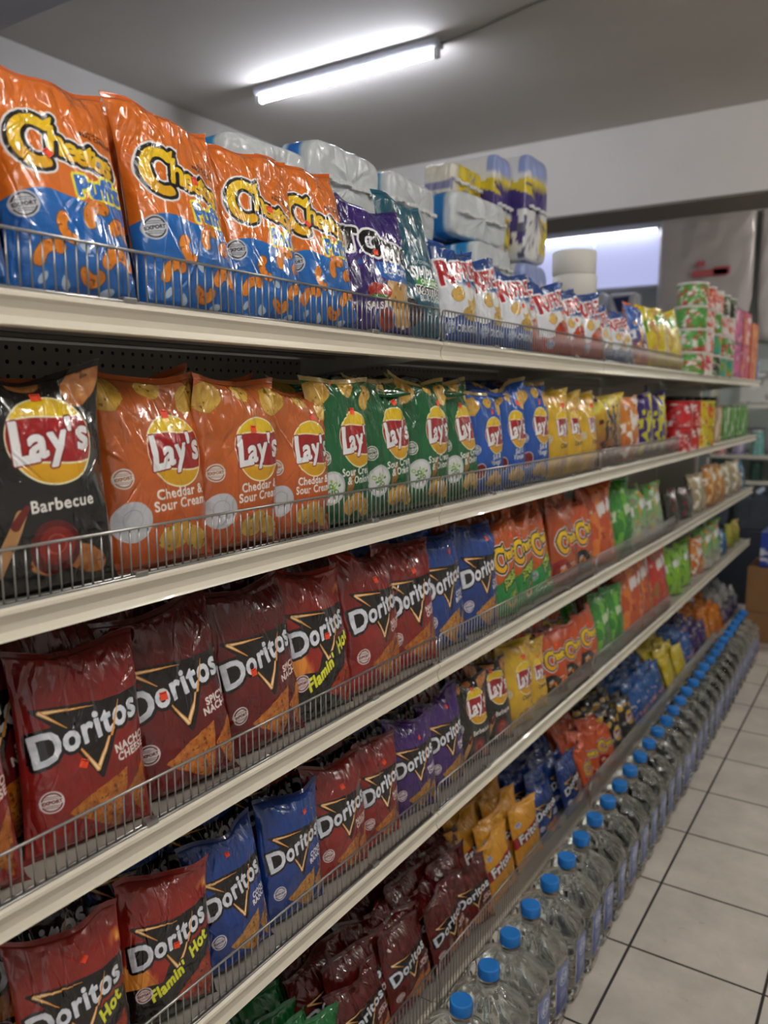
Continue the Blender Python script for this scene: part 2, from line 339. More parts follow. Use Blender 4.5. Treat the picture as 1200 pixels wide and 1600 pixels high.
def art_simply(A):
    A.grad('1c4e62', '205668', 0, 1.0); R = random.Random(8)
    for k in range(46):
        x, y, r, a = R.random(), R.uniform(1.0, 1.4), R.uniform(.02, .06), R.uniform(0, 6)
        A.fill(A.poly([(x+r*math.cos(a+q*2.1), y+r*math.sin(a+q*2.1)) for q in range(3)]), R.choice(['1d4c66', '27607c', '3c86a0']), .8)
    A.fill(A.poly([(-.1, .1), (-.1, .85), (.10, .8), (.22, .45), (.12, .1)]), 'd0d2d4')
    A.chip_tex(blob(A.ell(.16, .36, .26, .17, -.3), A, 9, .03, 6), '4a4450', '1e1a24', 12)
    A.fill(A.text('DELICIOUSNESS', .55, .99, .055, 0, 0, 1, -.6)-.001, 'e8f0f0'); A.fill(A.ell(.56, .93, .03, .014, .8), 'e8f0f0'); A.fill(A.ell(.62, .93, .03, .014, -.8), 'e8f0f0')
    A.fill(A.text('SIMPLY', .60, .84, .20, -.04, 0, .9)-.008, 'f0f4f4')
    A.fill(A.rect(.66, .73, .30, .045, -.03), '3f9a3c'); A.fill(A.text('ORGANIC', .66, .73, .085, -.03)-.004, 'f0f8f0')
    t = A.text('TOSTITOS', .62, .62, .13, -.03, 0, .85); A.fill(t-.02, 'f0f0f0'); A.fill(t-.006, '1a1a1e')
    A.fill(A.text('BLUE CORN', .62, .52, .09, -.02, 0, .9)-.002, 'f0f4f4')
    for x in (.55, .72, .86): A.fill(A.circ(x, .36, .05), 'd8e4e0'); A.fill(A.circ(x, .36, .04), '3c7a80'); A.fill(A.rect(x, .36, .025, .008), 'd8e4e0')
def art_fritos(A):
    A.grad('d08a1c', 'e0a030'); A.fill(A.poly([(-.1, .52), (1.1, .80), (1.1, 1.06), (-.1, .80)]), 'a01c1c')
    t = A.text('Fritos', .52, .80, .34, .2, .1, .9); A.fill(t-.03, '2a1410'); A.fill(t-.014, 'f2f2f0')
    A.chip_tex(blob(A.ell(.5, .3, .3, .15, .2), A, 9, .03, 6), 'e0b04c', 'a8741c', 14); A.badge(.2, 1.14, .08, 'd8d8e0', hexc('2a3a80'))
def art_generic(A, c0, c1, spots, seed=1, word_col=None, wy=.85):
    A.grad(c0, c1, .1, .9)
    for k, (col, f, th) in enumerate(spots):
        n = fbm(A.X*f, A.Y*f, seed+k*7); A.blend((n-th)*9, col)
    if word_col:   # an unreadable splash of lettering, as blurred in the photo
        u = (A.X-.5); v = (A.Y-wy-.25*u); n = vn(A.X*13, A.Y*7, seed+3)
        A.blend((.13-np.abs(v))*20*np.clip((n+.25)*4, 0, 1), word_col)

# ------------------------------------------------------------------ bags
FILM = film('printed_film', rough=.24, coat=1.0, bs=26, bd=.5)
FILM_FOIL = film('printed_foil', rough=.18, coat=1.0, bs=26, bd=.6)
STICK = mat('orange_sticker_paper', 'f4502c', .55); STICKD = mat('sticker_ink', '8a2010', .6)
class Shape: pass
def bag_shape(W_, H_, T_, seed, nx, ny, crumple=1.0, lean_top=0.0):
    R = np.random.RandomState(seed); s = Shape(); s.W, s.H, s.T = W_, H_, T_
    def surf(nx, ny, side):
        u, v = np.meshgrid(np.linspace(-1, 1, nx), np.linspace(0, 1, ny)); R = np.random.RandomState(seed)
        c1, c2, c3, c4, c5 = R.uniform(-1, 1, 5)
        Pv = np.clip(np.sin(PI*np.clip(v, 0, 1)**.86), 0, 1)**.55
        a = np.clip(1-np.abs(u)**2.5, 0, 1)**.62
        y = T_/2*a*Pv*(1+.10*c1*u)
        x = W_/2*u*(1-.075*Pv*(1+.25*c2*(v-.5)))
        z = H_*v*np.ones_like(u)
        # crumples, stronger towards the seals and edges
        em = np.clip(.62+.9*np.clip(np.abs(v-.45)/.5, 0, 1)**2.2+.45*np.abs(u)**4, 0, 1.2)*np.clip(np.minimum(v, 1-v)*25, 0, 1)*np.clip((1-np.abs(u))*12, 0, 1)
        U = u*W_/.2; Vv = v*H_/.2; sd = seed*5+(0 if side > 0 else 2)
        ang = c3*1.5; ca, sa = math.cos(ang), math.sin(ang)
        D = .0078*facet(U*1.4*ca-Vv*1.6*sa+7, U*1.4*sa+Vv*1.6*ca+3, sd)+.0044*facet(U*3.1*sa+Vv*3.3*ca, U*3.1*ca-Vv*3.3*sa+5, sd+1)+.0017*facet(U*7+Vv*3, Vv*7-U*3, sd+2)
        # long creases
        for k in range(60):
            px, py, an, L, sg = R.uniform(-1, 1), R.uniform(0, 1.0)**.7*1.5, R.uniform(-1.2, 1.2)+PI/2, R.uniform(.12, .45), R.uniform(.005, .02)
            dx, dy = math.cos(an), math.sin(an); tt = (U-px)*dx+(Vv-py)*dy; dd = (U-px)*dy-(Vv-py)*dx+.1*tt*tt
            D += R.uniform(-.0042, .005)*np.clip(1-np.abs(tt)/L, 0, 1)*np.clip(1-np.abs(dd)/(sg*2.6), 0, 1)
        # pleats fanning out of the seals
        for top in (0, 1):
            q = (1-v) if top else v; ph = R.uniform(0, 6, 3); fr = R.uniform(5, 9); tri = lambda w: 2*np.abs(((w) % 1)-.5)-.5
            D += (.0060 if top else .004)*tri(u*fr*.5/(.75+q)+ph[0])*np.exp(-q/.13)*np.clip(q*22, 0, 1)+.0022*tri(u*fr*1.3+ph[1])*np.exp(-q/.05)*np.clip(q*30, 0, 1)
        y = y+D*em*crumple*.9*(1 if side > 0 else .8)
        y = np.maximum(y, .0006*np.clip(np.minimum(v, 1-v)*60, 0, 1))
        y = -side*y
        # bending shared by both faces
        seal = .009*np.sin(u*(3+c4)+c5*3)+.003*np.sin(u*7+c1*4)
        tp = np.clip((v-.80)/.2, 0, 1); y = y+seal*tp**1.5*1.5+lean_top*tp**2
        z = z-H_*.035*(1+c4*.6)*tp**2*(u*c2*1.2+np.cos(u*2.4+c3))
        bt = np.clip((.12-v)/.12, 0, 1); y = y+.004*np.sin(u*3+c2)*bt
        x = x+W_*.02*c5*v*v
        return np.stack([x, y, z], -1)
    s.surf = surf; s.F = surf(nx, ny, 1); s.B = surf(max(24, nx//3), max(30, ny//3), -1); s.nx, s.ny = nx, ny
    return s
def seal_mesh(s, top, col, rough=None):
    row = s.F[-1] if top else s.F[0]; prev = s.F[-3] if top else s.F[2]; d = row-prev; d[:, 1] *= .3; d /= np.linalg.norm(d, axis=1)[:, None]+1e-9
    n = 7; h = .011; k = np.linspace(0, 1, n)[:, None, None]
    step = max(1, len(row)//90); row = row[::step]; d = d[::step]
    P = row[None]+d[None]*h*k; 
    rip = .0004*np.where(np.arange(n) % 2, 1, -1)[:, None]
    F_ = P.copy(); F_[..., 1] += rip-.0005; B_ = P.copy(); B_[..., 1] += rip+.0005
    c = np.ones(P.shape)*col
    if not top: F_ = F_[::-1]; B_ = B_[::-1]
    return grid_mesh('top_seal' if top else 'bottom_seal', [(F_, c, False), (B_, c*.9+.08, True)])
def sticker_mesh(s, cu, cv, rot, size=.0135):
    n = 9; g = np.linspace(-1, 1, n); a, b = np.meshgrid(g, g); c, d = math.cos(rot), math.sin(rot)
    fx = (cu*s.W+(a*c-b*d)*size/2)/s.W; fy = (cv*s.H+(a*d+b*c)*size/2)/s.H
    ix = np.clip(fx*(s.nx-1), 0, s.nx-1.01); iy = np.clip(fy*(s.ny-1), 0, s.ny-1.01); i0 = ix.astype(int); j0 = iy.astype(int); tx = (ix-i0)[..., None]; ty = (iy-j0)[..., None]
    P = (s.F[j0, i0]*(1-tx)+s.F[j0, i0+1]*tx)*(1-ty)+(s.F[j0+1, i0]*(1-tx)+s.F[j0+1, i0+1]*tx)*ty
    P2 = P.copy(); P2[..., 1] -= .0011; P3 = P.copy(); P3[..., 1] -= .0003
    me = grid_mesh('price_sticker', [(P2, None, False), (P3, None, True)]); me.materials.append(STICK); me.materials.append(STICKD)
    for p in me.polygons:
        i = p.index; r, q = divmod(i, n-1)
        if i < (n-1)**2 and r == n-3 and 0 < q < n-2: p.material_index = 1
    return me
KINDS = {}
def kind(key, artf, W_=.215, H_=.305, T_=.082, seeds=(1, 2), res=(190, 262), base='808080', seal='808080', back=None, mat_=None, crumple=1.0, desc='', sticker=((.62, .9, .3), (.5, .62, -.2), (.7, .82, .5)), stick=True):
    KINDS[key] = dict(artf=artf, W=W_, H=H_, T=T_, seeds=seeds, res=res, base=base, seal=seal, back=back, mat=mat_ or FILM, crumple=crumple, desc=desc, proto={}, n=0, sticker=sticker, stick=stick)
def proto_bag(key, si):
    k = KINDS[key]; si = si % len(k['seeds'])
    if si in k['proto']: return k['proto'][si], None
    nx, ny = k['res']; s = bag_shape(k['W'], k['H'], k['T'], k['seeds'][si]+hash_(key), nx, ny, k['crumple'])
    if 'art' not in k:
        A = Art(nx, ny, 1.55 if (key[:2] == 's_' or key == 'fritos') else k['H']/k['W'], k['base']); k['artf'](A); k['art'] = A.I
    bny, bnx = s.B.shape[:2]; bc = np.ones((bny, bnx, 3))*hexc(k['back'] or k['seal']); 
    X, Y = np.meshgrid(np.linspace(0, 1, bnx), np.linspace(0, 1, bny)); pan = (np.abs(X-.5) < .24) & (np.abs(Y-.6) < .34)
    bc[pan] = (.62, .62, .63); bc[pan & ((Y*60).astype(int) % 2 == 0) & (np.abs(X-.5) < .2)] = (.45, .45, .47)
    root = thing('snack_bag', '', 'snack bag')
    link('pouch', grid_mesh('pouch', [(s.F, k['art'], False), (s.B, bc, True)]), k['mat'], root)
    link('top_seal', seal_mesh(s, True, hexc(k['seal'])), k['mat'], root)
    link('bottom_seal', seal_mesh(s, False, k['art'][2, nx//2]), k['mat'], root)
    if k['stick']:
        cu, cv, rt = k['sticker'][si % len(k['sticker'])]
        link('price_sticker', sticker_mesh(s, cu, cv, rt), None, root)['label'] = 'small orange price sticker'
    k['proto'][si] = root; k.setdefault('fresh', {})[si] = True
    return root, True
def hash_(t): return sum(ord(c)*(i+3) for i, c in enumerate(t)) % 97
ORD = ['first', 'second', 'third', 'fourth', 'fifth', 'sixth', 'seventh', 'eighth', 'ninth', 'tenth', 'eleventh', 'twelfth', 'thirteenth', 'fourteenth', 'fifteenth']
PENDING = []       # (key, loc, rot, where, group, scale, shelf, row)
def place_bag(key, shape, x, y, z, lean=.18, yaw=-.15, roll=0., shelf='', row='front', scale=1.0, where=None, share=None):
    PENDING.append(dict(key=key, si=shape, loc=(x, y, z), rot=(-lean, roll, PI/2+yaw), shelf=shelf, row=row, sc=scale, where=where, share=share))
def flush_bags():
    tot = {}
    for p in PENDING:
        t = (p['key'], p['shelf'], p['row']); p['t'] = t; tot.setdefault(t, []).append(p)
    for t, L in tot.items():
        L.sort(key=lambda p: p['loc'][1])
        for i, p in enumerate(L):
            d = KINDS[p['key']]['desc']
            if p['share']: p['label'] = p['share'][0]; p['group'] = p['share'][1]; continue
            if p['where']: p['label'] = d+' '+p['where']
            elif len(L) == 1: p['label'] = '%s, %s row, %s shelf' % (d, p['row'], p['shelf'])
            else: p['label'] = '%s, %s from left, %s row, %s shelf' % (d, ORD[min(i, 14)], p['row'], p['shelf'])
            p['group'] = '%s, %s shelf' % (d+'s', p['shelf'])
    for p in PENDING:
        root, fresh = proto_bag(p['key'], p['si'])
        s = p['sc']
        if fresh:
            root.location = p['loc']; root.rotation_euler = p['rot']; root.scale = (s, s, s); root['label'] = p['label']; root['group'] = p['group']
        else: copy_tree(root, p['loc'], p['rot'], p['label'], p['group'], (s, s, s))

# ------------------------------------------------------------------ room
def grid_mat(name, col, grout, px, py, ox, oy, gw, rough=.35):
    m = mat(name, col, rough); nt = m.node_tree; b = nt.nodes['Principled BSDF']; N = nt.nodes.new; L = nt.links.new
    tc = N('ShaderNodeTexCoord'); sep = N('ShaderNodeSeparateXYZ'); L(tc.outputs['Object'], sep.inputs[0]); outs = []; ids = []
    for ax, p, o in (('X', px, ox), ('Y', py, oy)):
        a = N('ShaderNodeMath'); a.operation = 'SUBTRACT'; L(sep.outputs[ax], a.inputs[0]); a.inputs[1].default_value = o-p/2
        d = N('ShaderNodeMath'); d.operation = 'DIVIDE'; L(a.outputs[0], d.inputs[0]); d.inputs[1].default_value = p
        f = N('ShaderNodeMath'); f.operation = 'FRACT'; L(d.outputs[0], f.inputs[0]); fl = N('ShaderNodeMath'); fl.operation = 'FLOOR'; L(d.outputs[0], fl.inputs[0]); ids.append(fl)
        s = N('ShaderNodeMath'); s.operation = 'SUBTRACT'; L(f.outputs[0], s.inputs[0]); s.inputs[1].default_value = .5
        q = N('ShaderNodeMath'); q.operation = 'ABSOLUTE'; L(s.outputs[0], q.inputs[0])
        c = N('ShaderNodeMath'); c.operation = 'LESS_THAN'; L(q.outputs[0], c.inputs[0]); c.inputs[1].default_value = gw/2/p; outs.append(c)
    mx = N('ShaderNodeMath'); mx.operation = 'MAXIMUM'; L(outs[0].outputs[0], mx.inputs[0]); L(outs[1].outputs[0], mx.inputs[1])
    n1 = N('ShaderNodeTexNoise'); n1.inputs['Scale'].default_value = 4; n1.inputs['Detail'].default_value = 8; n1.inputs['Roughness'].default_value = .65; L(tc.outputs['Object'], n1.inputs['Vector'])
    cr = N('ShaderNodeValToRGB'); cr.color_ramp.elements[0].position = .3; cr.color_ramp.elements[1].position = .72
    base = hexc(col); cr.color_ramp.elements[0].color = tuple(s2l(base*.90))+(1,); cr.color_ramp.elements[1].color = tuple(s2l(np.minimum(base*1.06, 1)))+(1,); L(n1.outputs['Fac'], cr.inputs[0])
    n2 = N('ShaderNodeTexNoise'); n2.inputs['Scale'].default_value = 26; n2.inputs['Detail'].default_value = 6; L(tc.outputs['Object'], n2.inputs['Vector'])
    r2 = N('ShaderNodeMapRange'); r2.inputs[1].default_value = .66; r2.inputs[2].default_value = .74; r2.inputs[3].default_value = 1; r2.inputs[4].default_value = .82; L(n2.outputs['Fac'], r2.inputs[0])
    mm = N('ShaderNodeMixRGB'); mm.blend_type = 'MULTIPLY'; mm.inputs[0].default_value = 1; L(cr.outputs[0], mm.inputs[1]); L(r2.outputs[0], mm.inputs[2])
    mc = N('ShaderNodeMixRGB'); L(mx.outputs[0], mc.inputs[0]); L(mm.outputs[0], mc.inputs[1]); mc.inputs[2].default_value = tuple(s2l(hexc(grout)))+(1,)
    L(mc.outputs[0], b.inputs['Base Color'])
    bp = N('ShaderNodeBump'); bp.inputs['Strength'].default_value = .6; bp.inputs['Distance'].default_value = .002; bp.invert = True; L(mx.outputs[0], bp.inputs['Height']); L(bp.outputs[0], b.inputs['Normal'])
    rr = N('ShaderNodeMapRange'); rr.inputs[3].default_value = rough; rr.inputs[4].default_value = .8; L(mx.outputs[0], rr.inputs[0]); L(rr.outputs[0], b.inputs['Roughness'])
    return m
M_floor = grid_mat('floor_tile', 'cbc4ba', '2c2a29', .385, .3935, -.605, 1.955, .0085)
M_ceil = mat('ceiling_plaster', 'c4c0ba', .85, noise=(1.3, .10), bump=(18, .3))
M_wall = mat('wall_paint', 'd8d5d0', .8, noise=(1.6, .07), bump=(25, .2))
M_beam = mat('beam_paint', 'd6d2ce', .8, noise=(2, .05))
M_beam_shade = mat('beam_underside_shade', '77716c', .8)  # shade under the beam put into the colour, not a second paint
M_bluebeam = mat('near_beam_paint', 'a5a6b0', .8, noise=(2, .05))
CEIL = 3.40; SOF_Y0, SOF_Y1, SOF_Z = 5.30, 5.74, 2.90; XL, XR, YB, YF = -3.74, 3.3, -4.0, 8.0
def slab(name, x0, x1, y0, y1, z0, z1, m): return struct(box_obj(name, x0, x1, y0, y1, z0, z1, m))
slab('floor', XL-.1, XR+.1, YB, YF+.1, -.1, 0, M_floor)
slab('ceiling', XL-.1, XR+.1, YB, YF+.1, CEIL, CEIL+.12, M_ceil)
slab('wall_left', XL-.12, XL, YB, YF+.1, 0, CEIL, M_wall)
slab('wall_right', XR, XR+.12, YB, YF+.1, 0, CEIL, M_wall)
M_back = mat('back_wall_paint', 'aeb6b2', .8, noise=(1.5, .08))
WX0, WX1, WZ0, WZ1 = -3.45, -2.04, 2.74, 3.36
bm = bmesh.new()
bm_box(bm, XL, XR, YF, YF+.12, 0, WZ0); bm_box(bm, XL, XR, YF, YF+.12, WZ1, CEIL); bm_box(bm, XL, WX0, YF, YF+.12, WZ0, WZ1); bm_box(bm, WX1, XR, YF, YF+.12, WZ0, WZ1)
struct(link('wall_back', bm_mesh(bm, 'wall_back'), M_back))
slab('trim_1', XL, XR, SOF_Y0, SOF_Y1, SOF_Z+.004, CEIL, M_beam)
slab('trim_2', XL, XR, SOF_Y0+.002, SOF_Y1-.002, SOF_Z-.01, SOF_Z+.004, M_beam_shade)  # thin sheet that carries the painted shade of the beam's underside
slab('trim_3', XL, XR, 1.35, 1.97, 3.10, CEIL, M_bluebeam)
# frosted window with its frame
wn = thing('window_1', 'frosted daylight window high in the far wall', 'window', (0, YF, 0)); wn['kind'] = 'structure'
M_frost = mat('frosted_daylight_glass', '50545c', .6, emit='a4a8d2', es=WINDOW_GLOW)
M_alu = mat('aluminium_frame', 'aeb2bc', .4, .4)
box_obj('pane', WX0+.02, WX1-.02, -.01, .0, WZ0+.02, WZ1-.02, M_frost, wn)
bm = bmesh.new()
for a in ((WX0, WX1, WZ0, WZ0+.03), (WX0, WX1, WZ1-.03, WZ1), (WX0, WX0+.03, WZ0, WZ1), (WX1-.03, WX1, WZ0, WZ1), (-2.72, -2.70, WZ0, WZ1)): bm_box(bm, a[0], a[1], -.05 if a[0] != -2.72 else -.022, .05 if a[0] != -2.72 else -.011, a[2], a[3])
link('window_frame', bm_mesh(bm, 'window_frame'), M_alu, wn)

# ------------------------------------------------------------------ ceiling tube lamps
M_tube = mat('lit_tube', 'ffffff', .4, emit='eef2ff', es=LAMP*.65)
M_tubew = mat('lit_warm_tube', 'ffffff', .4, emit='fffaf2', es=LAMP*1.12)
M_tubef = mat('lit_far_tube', 'ffffff', .4, emit='f4f6ff', es=16)
M_tubehard = mat('lamp_housing', 'b9bdc8', .5)
M_capw = mat('lamp_end_cap', 'd8dadf', .4)
def tube_lamp(label, x0, x1, y, z=CEIL, tm=None):
    t = thing('ceiling_tube_lamp', label, 'ceiling light', ((x0+x1)/2, y, z)); L = (x1-x0)/2
    bm = bmesh.new(); prof = [(-.042, 0), (-.042, -.030), (-.030, -.040), (.030, -.040), (.042, -.030), (.042, 0)]
    a = [bm.verts.new((-L, p, q)) for p, q in prof]; b = [bm.verts.new((L, p, q)) for p, q in prof]
    for i in range(6): bm.faces.new((a[i], a[(i+1) % 6], b[(i+1) % 6], b[i]))
    bm.faces.new(a); bm.faces.new(list(reversed(b))); link('housing', bm_mesh(bm, 'housing'), M_tubehard, t)
    bm = bmesh.new(); bm_tube(bm, (-L+.03, 0, -.062), (L-.03, 0, -.062), .0145, 16); o = link('lamp_tube', bm_mesh(bm, 'lamp_tube'), tm or M_tubew, t); o['label'] = 'glowing white tube'
    for s in (-1, 1):
        bm = bmesh.new(); bm_box(bm, s*(L-.014)-.014, s*(L-.014)+.014, -.017, .017, -.082, -.030); link('lamp_holder', bm_mesh(bm, 'lamp_holder', .004), M_capw, t)
    return t
tube_lamp('white fluorescent tube lamp glowing on the ceiling above the shelves', -3.16, -2.01, 3.585, tm=M_tube)
tube_lamp('tube lamp on the ceiling over the aisle beside the camera', -.3, .9, .25)
tube_lamp('tube lamp on the ceiling over the middle of the aisle', .1, 1.3, 3.0)
tube_lamp('tube lamp on the ceiling at the far end of the aisle', -.2, 1.0, 6.9)
tube_lamp('lit tube lamp on the ceiling in front of the far window', -3.42, -2.06, 7.90, z=3.31, tm=M_tubef)
tube_lamp('tube lamp on the ceiling behind the camera', -.6, .6, -2.2)
tube_lamp('tube lamp on the ceiling over the next aisle', 1.6, 2.8, 1.5)
bm = bmesh.new(); P = [Vector((-2.0, 3.585, CEIL-.02)), Vector((-1.8, 3.57, CEIL-.012)), Vector((-1.5, 3.5, CEIL-.006)), Vector((-1.1, 3.42, CEIL-.006)), Vector((-.4, 3.36, CEIL-.006))]
bm_path(bm, P, .005); tag(link('power_cord', bm_mesh(bm, 'power_cord'), mat('cord_rubber', '8a8680', .6)), 'thin grey power cord running along the ceiling from the tube lamp', 'cord')

# ------------------------------------------------------------------ gondola shelving
M_cream = mat('cream_enamel', 'd6d2c6', .34, noise=(2.5, .08), coat=.15)
M_rail = mat('price_rail_enamel', 'e8e1cf', .3, coat=.3, noise=(3, .06))
M_under = mat('deck_enamel', 'a39e94', .4, noise=(2, .08))
XF, XBK = -.935, -1.35
SZ = [1.832, 1.436, 1.040, .642, .105]
LV = ['top', 'second', 'third', 'fourth', 'bottom']
SEC = [(-.743+1.22*i, .477+1.22*i) for i in range(6)]
WHERE = ['nearest section', 'second section', 'third section', 'fourth section', 'fifth section', 'farthest section']
def shelf_proto(bottom=False):
    L = 1.216
    t = thing('gondola_shelf', '', 'shelf')
    bm = bmesh.new()
    bm_box(bm, XBK+.004-XF, -.006, 0, L, -.022, -.004)
    for k in range(1, 4): bm_box(bm, (XBK-XF)*k/4-.012, (XBK-XF)*k/4+.012, 0.02, L-.02, -.032, -.022)
    link('deck', bm_mesh(bm, 'deck'), M_under, t)
    bm = bmesh.new()
    prof = [(-.012, -.006), (-.010, .000), (-.003, .002), (.002, -.001), (.003, -.006), (-.001, -.011), (-.005, -.020), (-.005, -.030), (-.001, -.038), (.001, -.041), (-.004, -.043), (-.020, -.043), (-.020, -.040), (-.008, -.039), (-.010, -.012)]
    bm_prism(bm, prof, 0, L); link('price_rail', bm_mesh(bm, 'price_rail'), M_rail, t)
    if not bottom:
        for y in (.012, L-.015):
            bm = bmesh.new(); prof2 = [(-.03, -.022), (-.03, -.034), (XBK-XF+.004, -.075), (XBK-XF+.004, -.022)]
            bm_prism(bm, prof2, y-.0012, y+.0012); link('shelf_bracket', bm_mesh(bm, 'shelf_bracket'), M_cream, t)
    else:
        bm = bmesh.new(); bm_box(bm, -.03, -.027, 0, L, -.100, -.040); link('kick_plate', bm_mesh(bm, 'kick_plate'), M_cream, t)
    return t
sp = shelf_proto(); sb = shelf_proto(True); used = set()
for li, z in enumerate(SZ):
    for si, (y0, y1) in enumerate(SEC):
        base = sb if li == 4 else sp
        lab = 'cream metal shelf, %s level, %s' % (LV[li], WHERE[si]+' from the camera')
        if base.name not in used: used.add(base.name); base.location = (XF, y0+.002, z); base['label'] = lab; base['group'] = 'cream shelves of the snack gondola'
        else: copy_tree(base, (XF, y0+.002, z), (0, 0, 0), lab, 'cream shelves of the snack gondola')
# pegboard backs
def peg_mat():
    m = mat('pegboard_enamel', 'b4afa4', .5); nt = m.node_tree; b = nt.nodes['Principled BSDF']; N = nt.nodes.new; L = nt.links.new
    tc = N('ShaderNodeTexCoord'); sep = N('ShaderNodeSeparateXYZ'); L(tc.outputs['Object'], sep.inputs[0]); sq = []
    for ax in ('Y', 'Z'):
        d = N('ShaderNodeMath'); d.operation = 'DIVIDE'; L(sep.outputs[ax], d.inputs[0]); d.inputs[1].default_value = .0254
        f = N('ShaderNodeMath'); f.operation = 'FRACT'; L(d.outputs[0], f.inputs[0]); s = N('ShaderNodeMath'); s.operation = 'SUBTRACT'; L(f.outputs[0], s.inputs[0]); s.inputs[1].default_value = .5
        q = N('ShaderNodeMath'); q.operation = 'POWER'; L(s.outputs[0], q.inputs[0]); q.inputs[1].default_value = 2; sq.append(q)
    a = N('ShaderNodeMath'); L(sq[0].outputs[0], a.inputs[0]); L(sq[1].outputs[0], a.inputs[1]); c = N('ShaderNodeMath'); c.operation = 'LESS_THAN'; L(a.outputs[0], c.inputs[0]); c.inputs[1].default_value = .022
    mc = N('ShaderNodeMixRGB'); L(c.outputs[0], mc.inputs[0]); mc.inputs[1].default_value = tuple(s2l(hexc('b4afa4')))+(1,); mc.inputs[2].default_value = (.004, .004, .004, 1); L(mc.outputs[0], b.inputs['Base Color'])
    return m
M_peg = peg_mat()
for si, (y0, y1) in enumerate(SEC):
    o = box_obj('pegboard_panel', XBK-.012, XBK-.001, y0+.02, y1-.02, .16, SZ[0]-.03, M_peg); tag(o, 'perforated cream back panel behind the snack bags, %s from the camera' % WHERE[si], 'back panel', 'pegboard back panels')
for k in range(7):
    y = -.743+1.22*k
    bm = bmesh.new(); bm_box(bm, XBK-.03, XBK+.003, y-.018, y+.018, 0, SZ[0]-.025)
    tag(link('upright_post', bm_mesh(bm, 'upright_post'), M_cream), 'slotted cream upright post, %s along the shelving from the camera' % ORD[k], 'post', 'upright posts of the shelving')
o = box_obj('shelf_board', XBK-.46, XBK-.032, -.7, 6.57, SZ[0]-.022, SZ[0]-.004, M_under); tag(o, 'top board of the shelving facing the next aisle under the paper goods', 'shelf')

# wire fences
M_chrome = mat('zinc_wire', 'a6a6a4', .28, .85)
def fence_proto(h=.074):
    t = thing('wire_fence', '', 'shelf fence'); L = 1.205; r = .0023; c = .008
    bm = bmesh.new()
    loop = [(0, 0, c), (0, 0, h-c), (0, c*.3, h-c*.3), (0, c, h), (0, L-c, h), (0, L-c*.3, h-c*.3), (0, L, h-c), (0, L, c), (0, L-c, .002), (0, c, .002), (0, 0, c)]
    bm_path(bm, loop, r); bm_tube(bm, (-.006, c, .004), (-.006, L-c, .004), r)
    link('fence_frame', bm_mesh(bm, 'fence_frame'), M_chrome, t)
    bm = bmesh.new(); n = 72
    for k in range(1, n): bm_tube(bm, (-.0028, L*k/n, .001), (-.0028, L*k/n, h), .0014, 6)
    link('fence_wires', bm_mesh(bm, 'fence_wires'), M_chrome, t)
    for y in (.30, .93):
        bm = bmesh.new(); bm_box(bm, -.012, .004, y-.012, y+.012, -.001, .009); link('fence_clip', bm_mesh(bm, 'fence_clip', .002), M_chrome, t)
    return t
fp0 = fence_proto(); fp4 = fence_proto(.147); done = set()
for li, z in enumerate(SZ):
    for si in (1, 2, 3) + ((4,) if li == 4 else ()):
        y0 = SEC[si][0]; lab = 'zinc wire fence along the %s shelf edge, %s' % (LV[li], {1: 'nearest one in view', 2: 'second in view', 3: 'third in view', 4: 'farthest in view'}[si])
        loc = (XF-.005, y0+.0075, z+.0015) if li < 4 else (XF+.0065, y0+.0075, z-.026); fp = fp4 if li == 4 else fp0
        if fp.name not in done: fp.location = loc; fp['label'] = lab; fp['group'] = 'wire fences on the shelf edges'; done.add(fp.name)
        else: copy_tree(fp, loc, (0, 0, 0), lab, 'wire fences on the shelf edges')

# ------------------------------------------------------------------ bag kinds
kind('puffs', lambda A: art_puffs(A), W_=.207, H_=.335, T_=.086, seeds=(1, 4, 6), res=(220, 320), seal='d0601a', desc='orange and blue cheese puff bag', sticker=((.36, .62, .7), (.62, .66, 0), (.58, .66, .1)))
kind('tostitos', art_tostitos, W_=.222, H_=.32, T_=.08, seeds=(3,), res=(200, 280), seal='2c1a5e', desc='purple corn chip bag with blue banner', sticker=((.42, .60, 0),))
kind('simply', art_simply, W_=.20, H_=.36, T_=.07, seeds=(5,), res=(200, 300), seal='245a70', desc='teal blue corn chip bag', stick=False)
for nm, low, wd, ds in (('ruf_blue', '1c4488', 'ORIGINAL', 'blue and white ridged chip bag'), ('ruf_red', '9a2c20', '', 'ridged chip bag with red lower band')):
    kind(nm, lambda A, l=low, w=wd: art_ruffles(A, l, w), W_=.19, H_=.25, T_=.07, seeds=(2, 7, 9), res=(150, 200), seal='1c4488', desc=ds, sticker=((.6, .62, 0), (.75, .6, .2), (.55, .55, .2)))
kind('bbq', lambda A: art_lays(A, '151415', '1c1a1a', ['Barbecue'], 'bbq', lx=.60, ly=.92, chipc=('d89858', 'a85a28')), W_=.225, H_=.30, seeds=(1, 5), res=(210, 280), seal='201a18', desc='black barbecue potato chip bag', sticker=((.55, .90, 0), (.5, .9, 0)))
kind('cheddar', lambda A: art_lays(A, 'b2501f', 'c0662e', ['Cheddar &', 'Sour Cream'], 'white'), seeds=(2, 6, 8), W_=.21, H_=.295, seal='c4602c', desc='orange cheddar sour cream potato chip bag', sticker=((.58, .80, 0), (.55, .72, 0), (.64, .82, .3)))
kind('onion', lambda A: art_lays(A, '12552e', '176436', ['Sour Cream', '& Onion'], 'green'), seeds=(3, 5, 9), W_=.215, H_=.30, seal='c0a868', desc='green onion potato chip bag', sticker=((.60, .80, 0), (.64, .84, .5), (.66, .82, .4)))
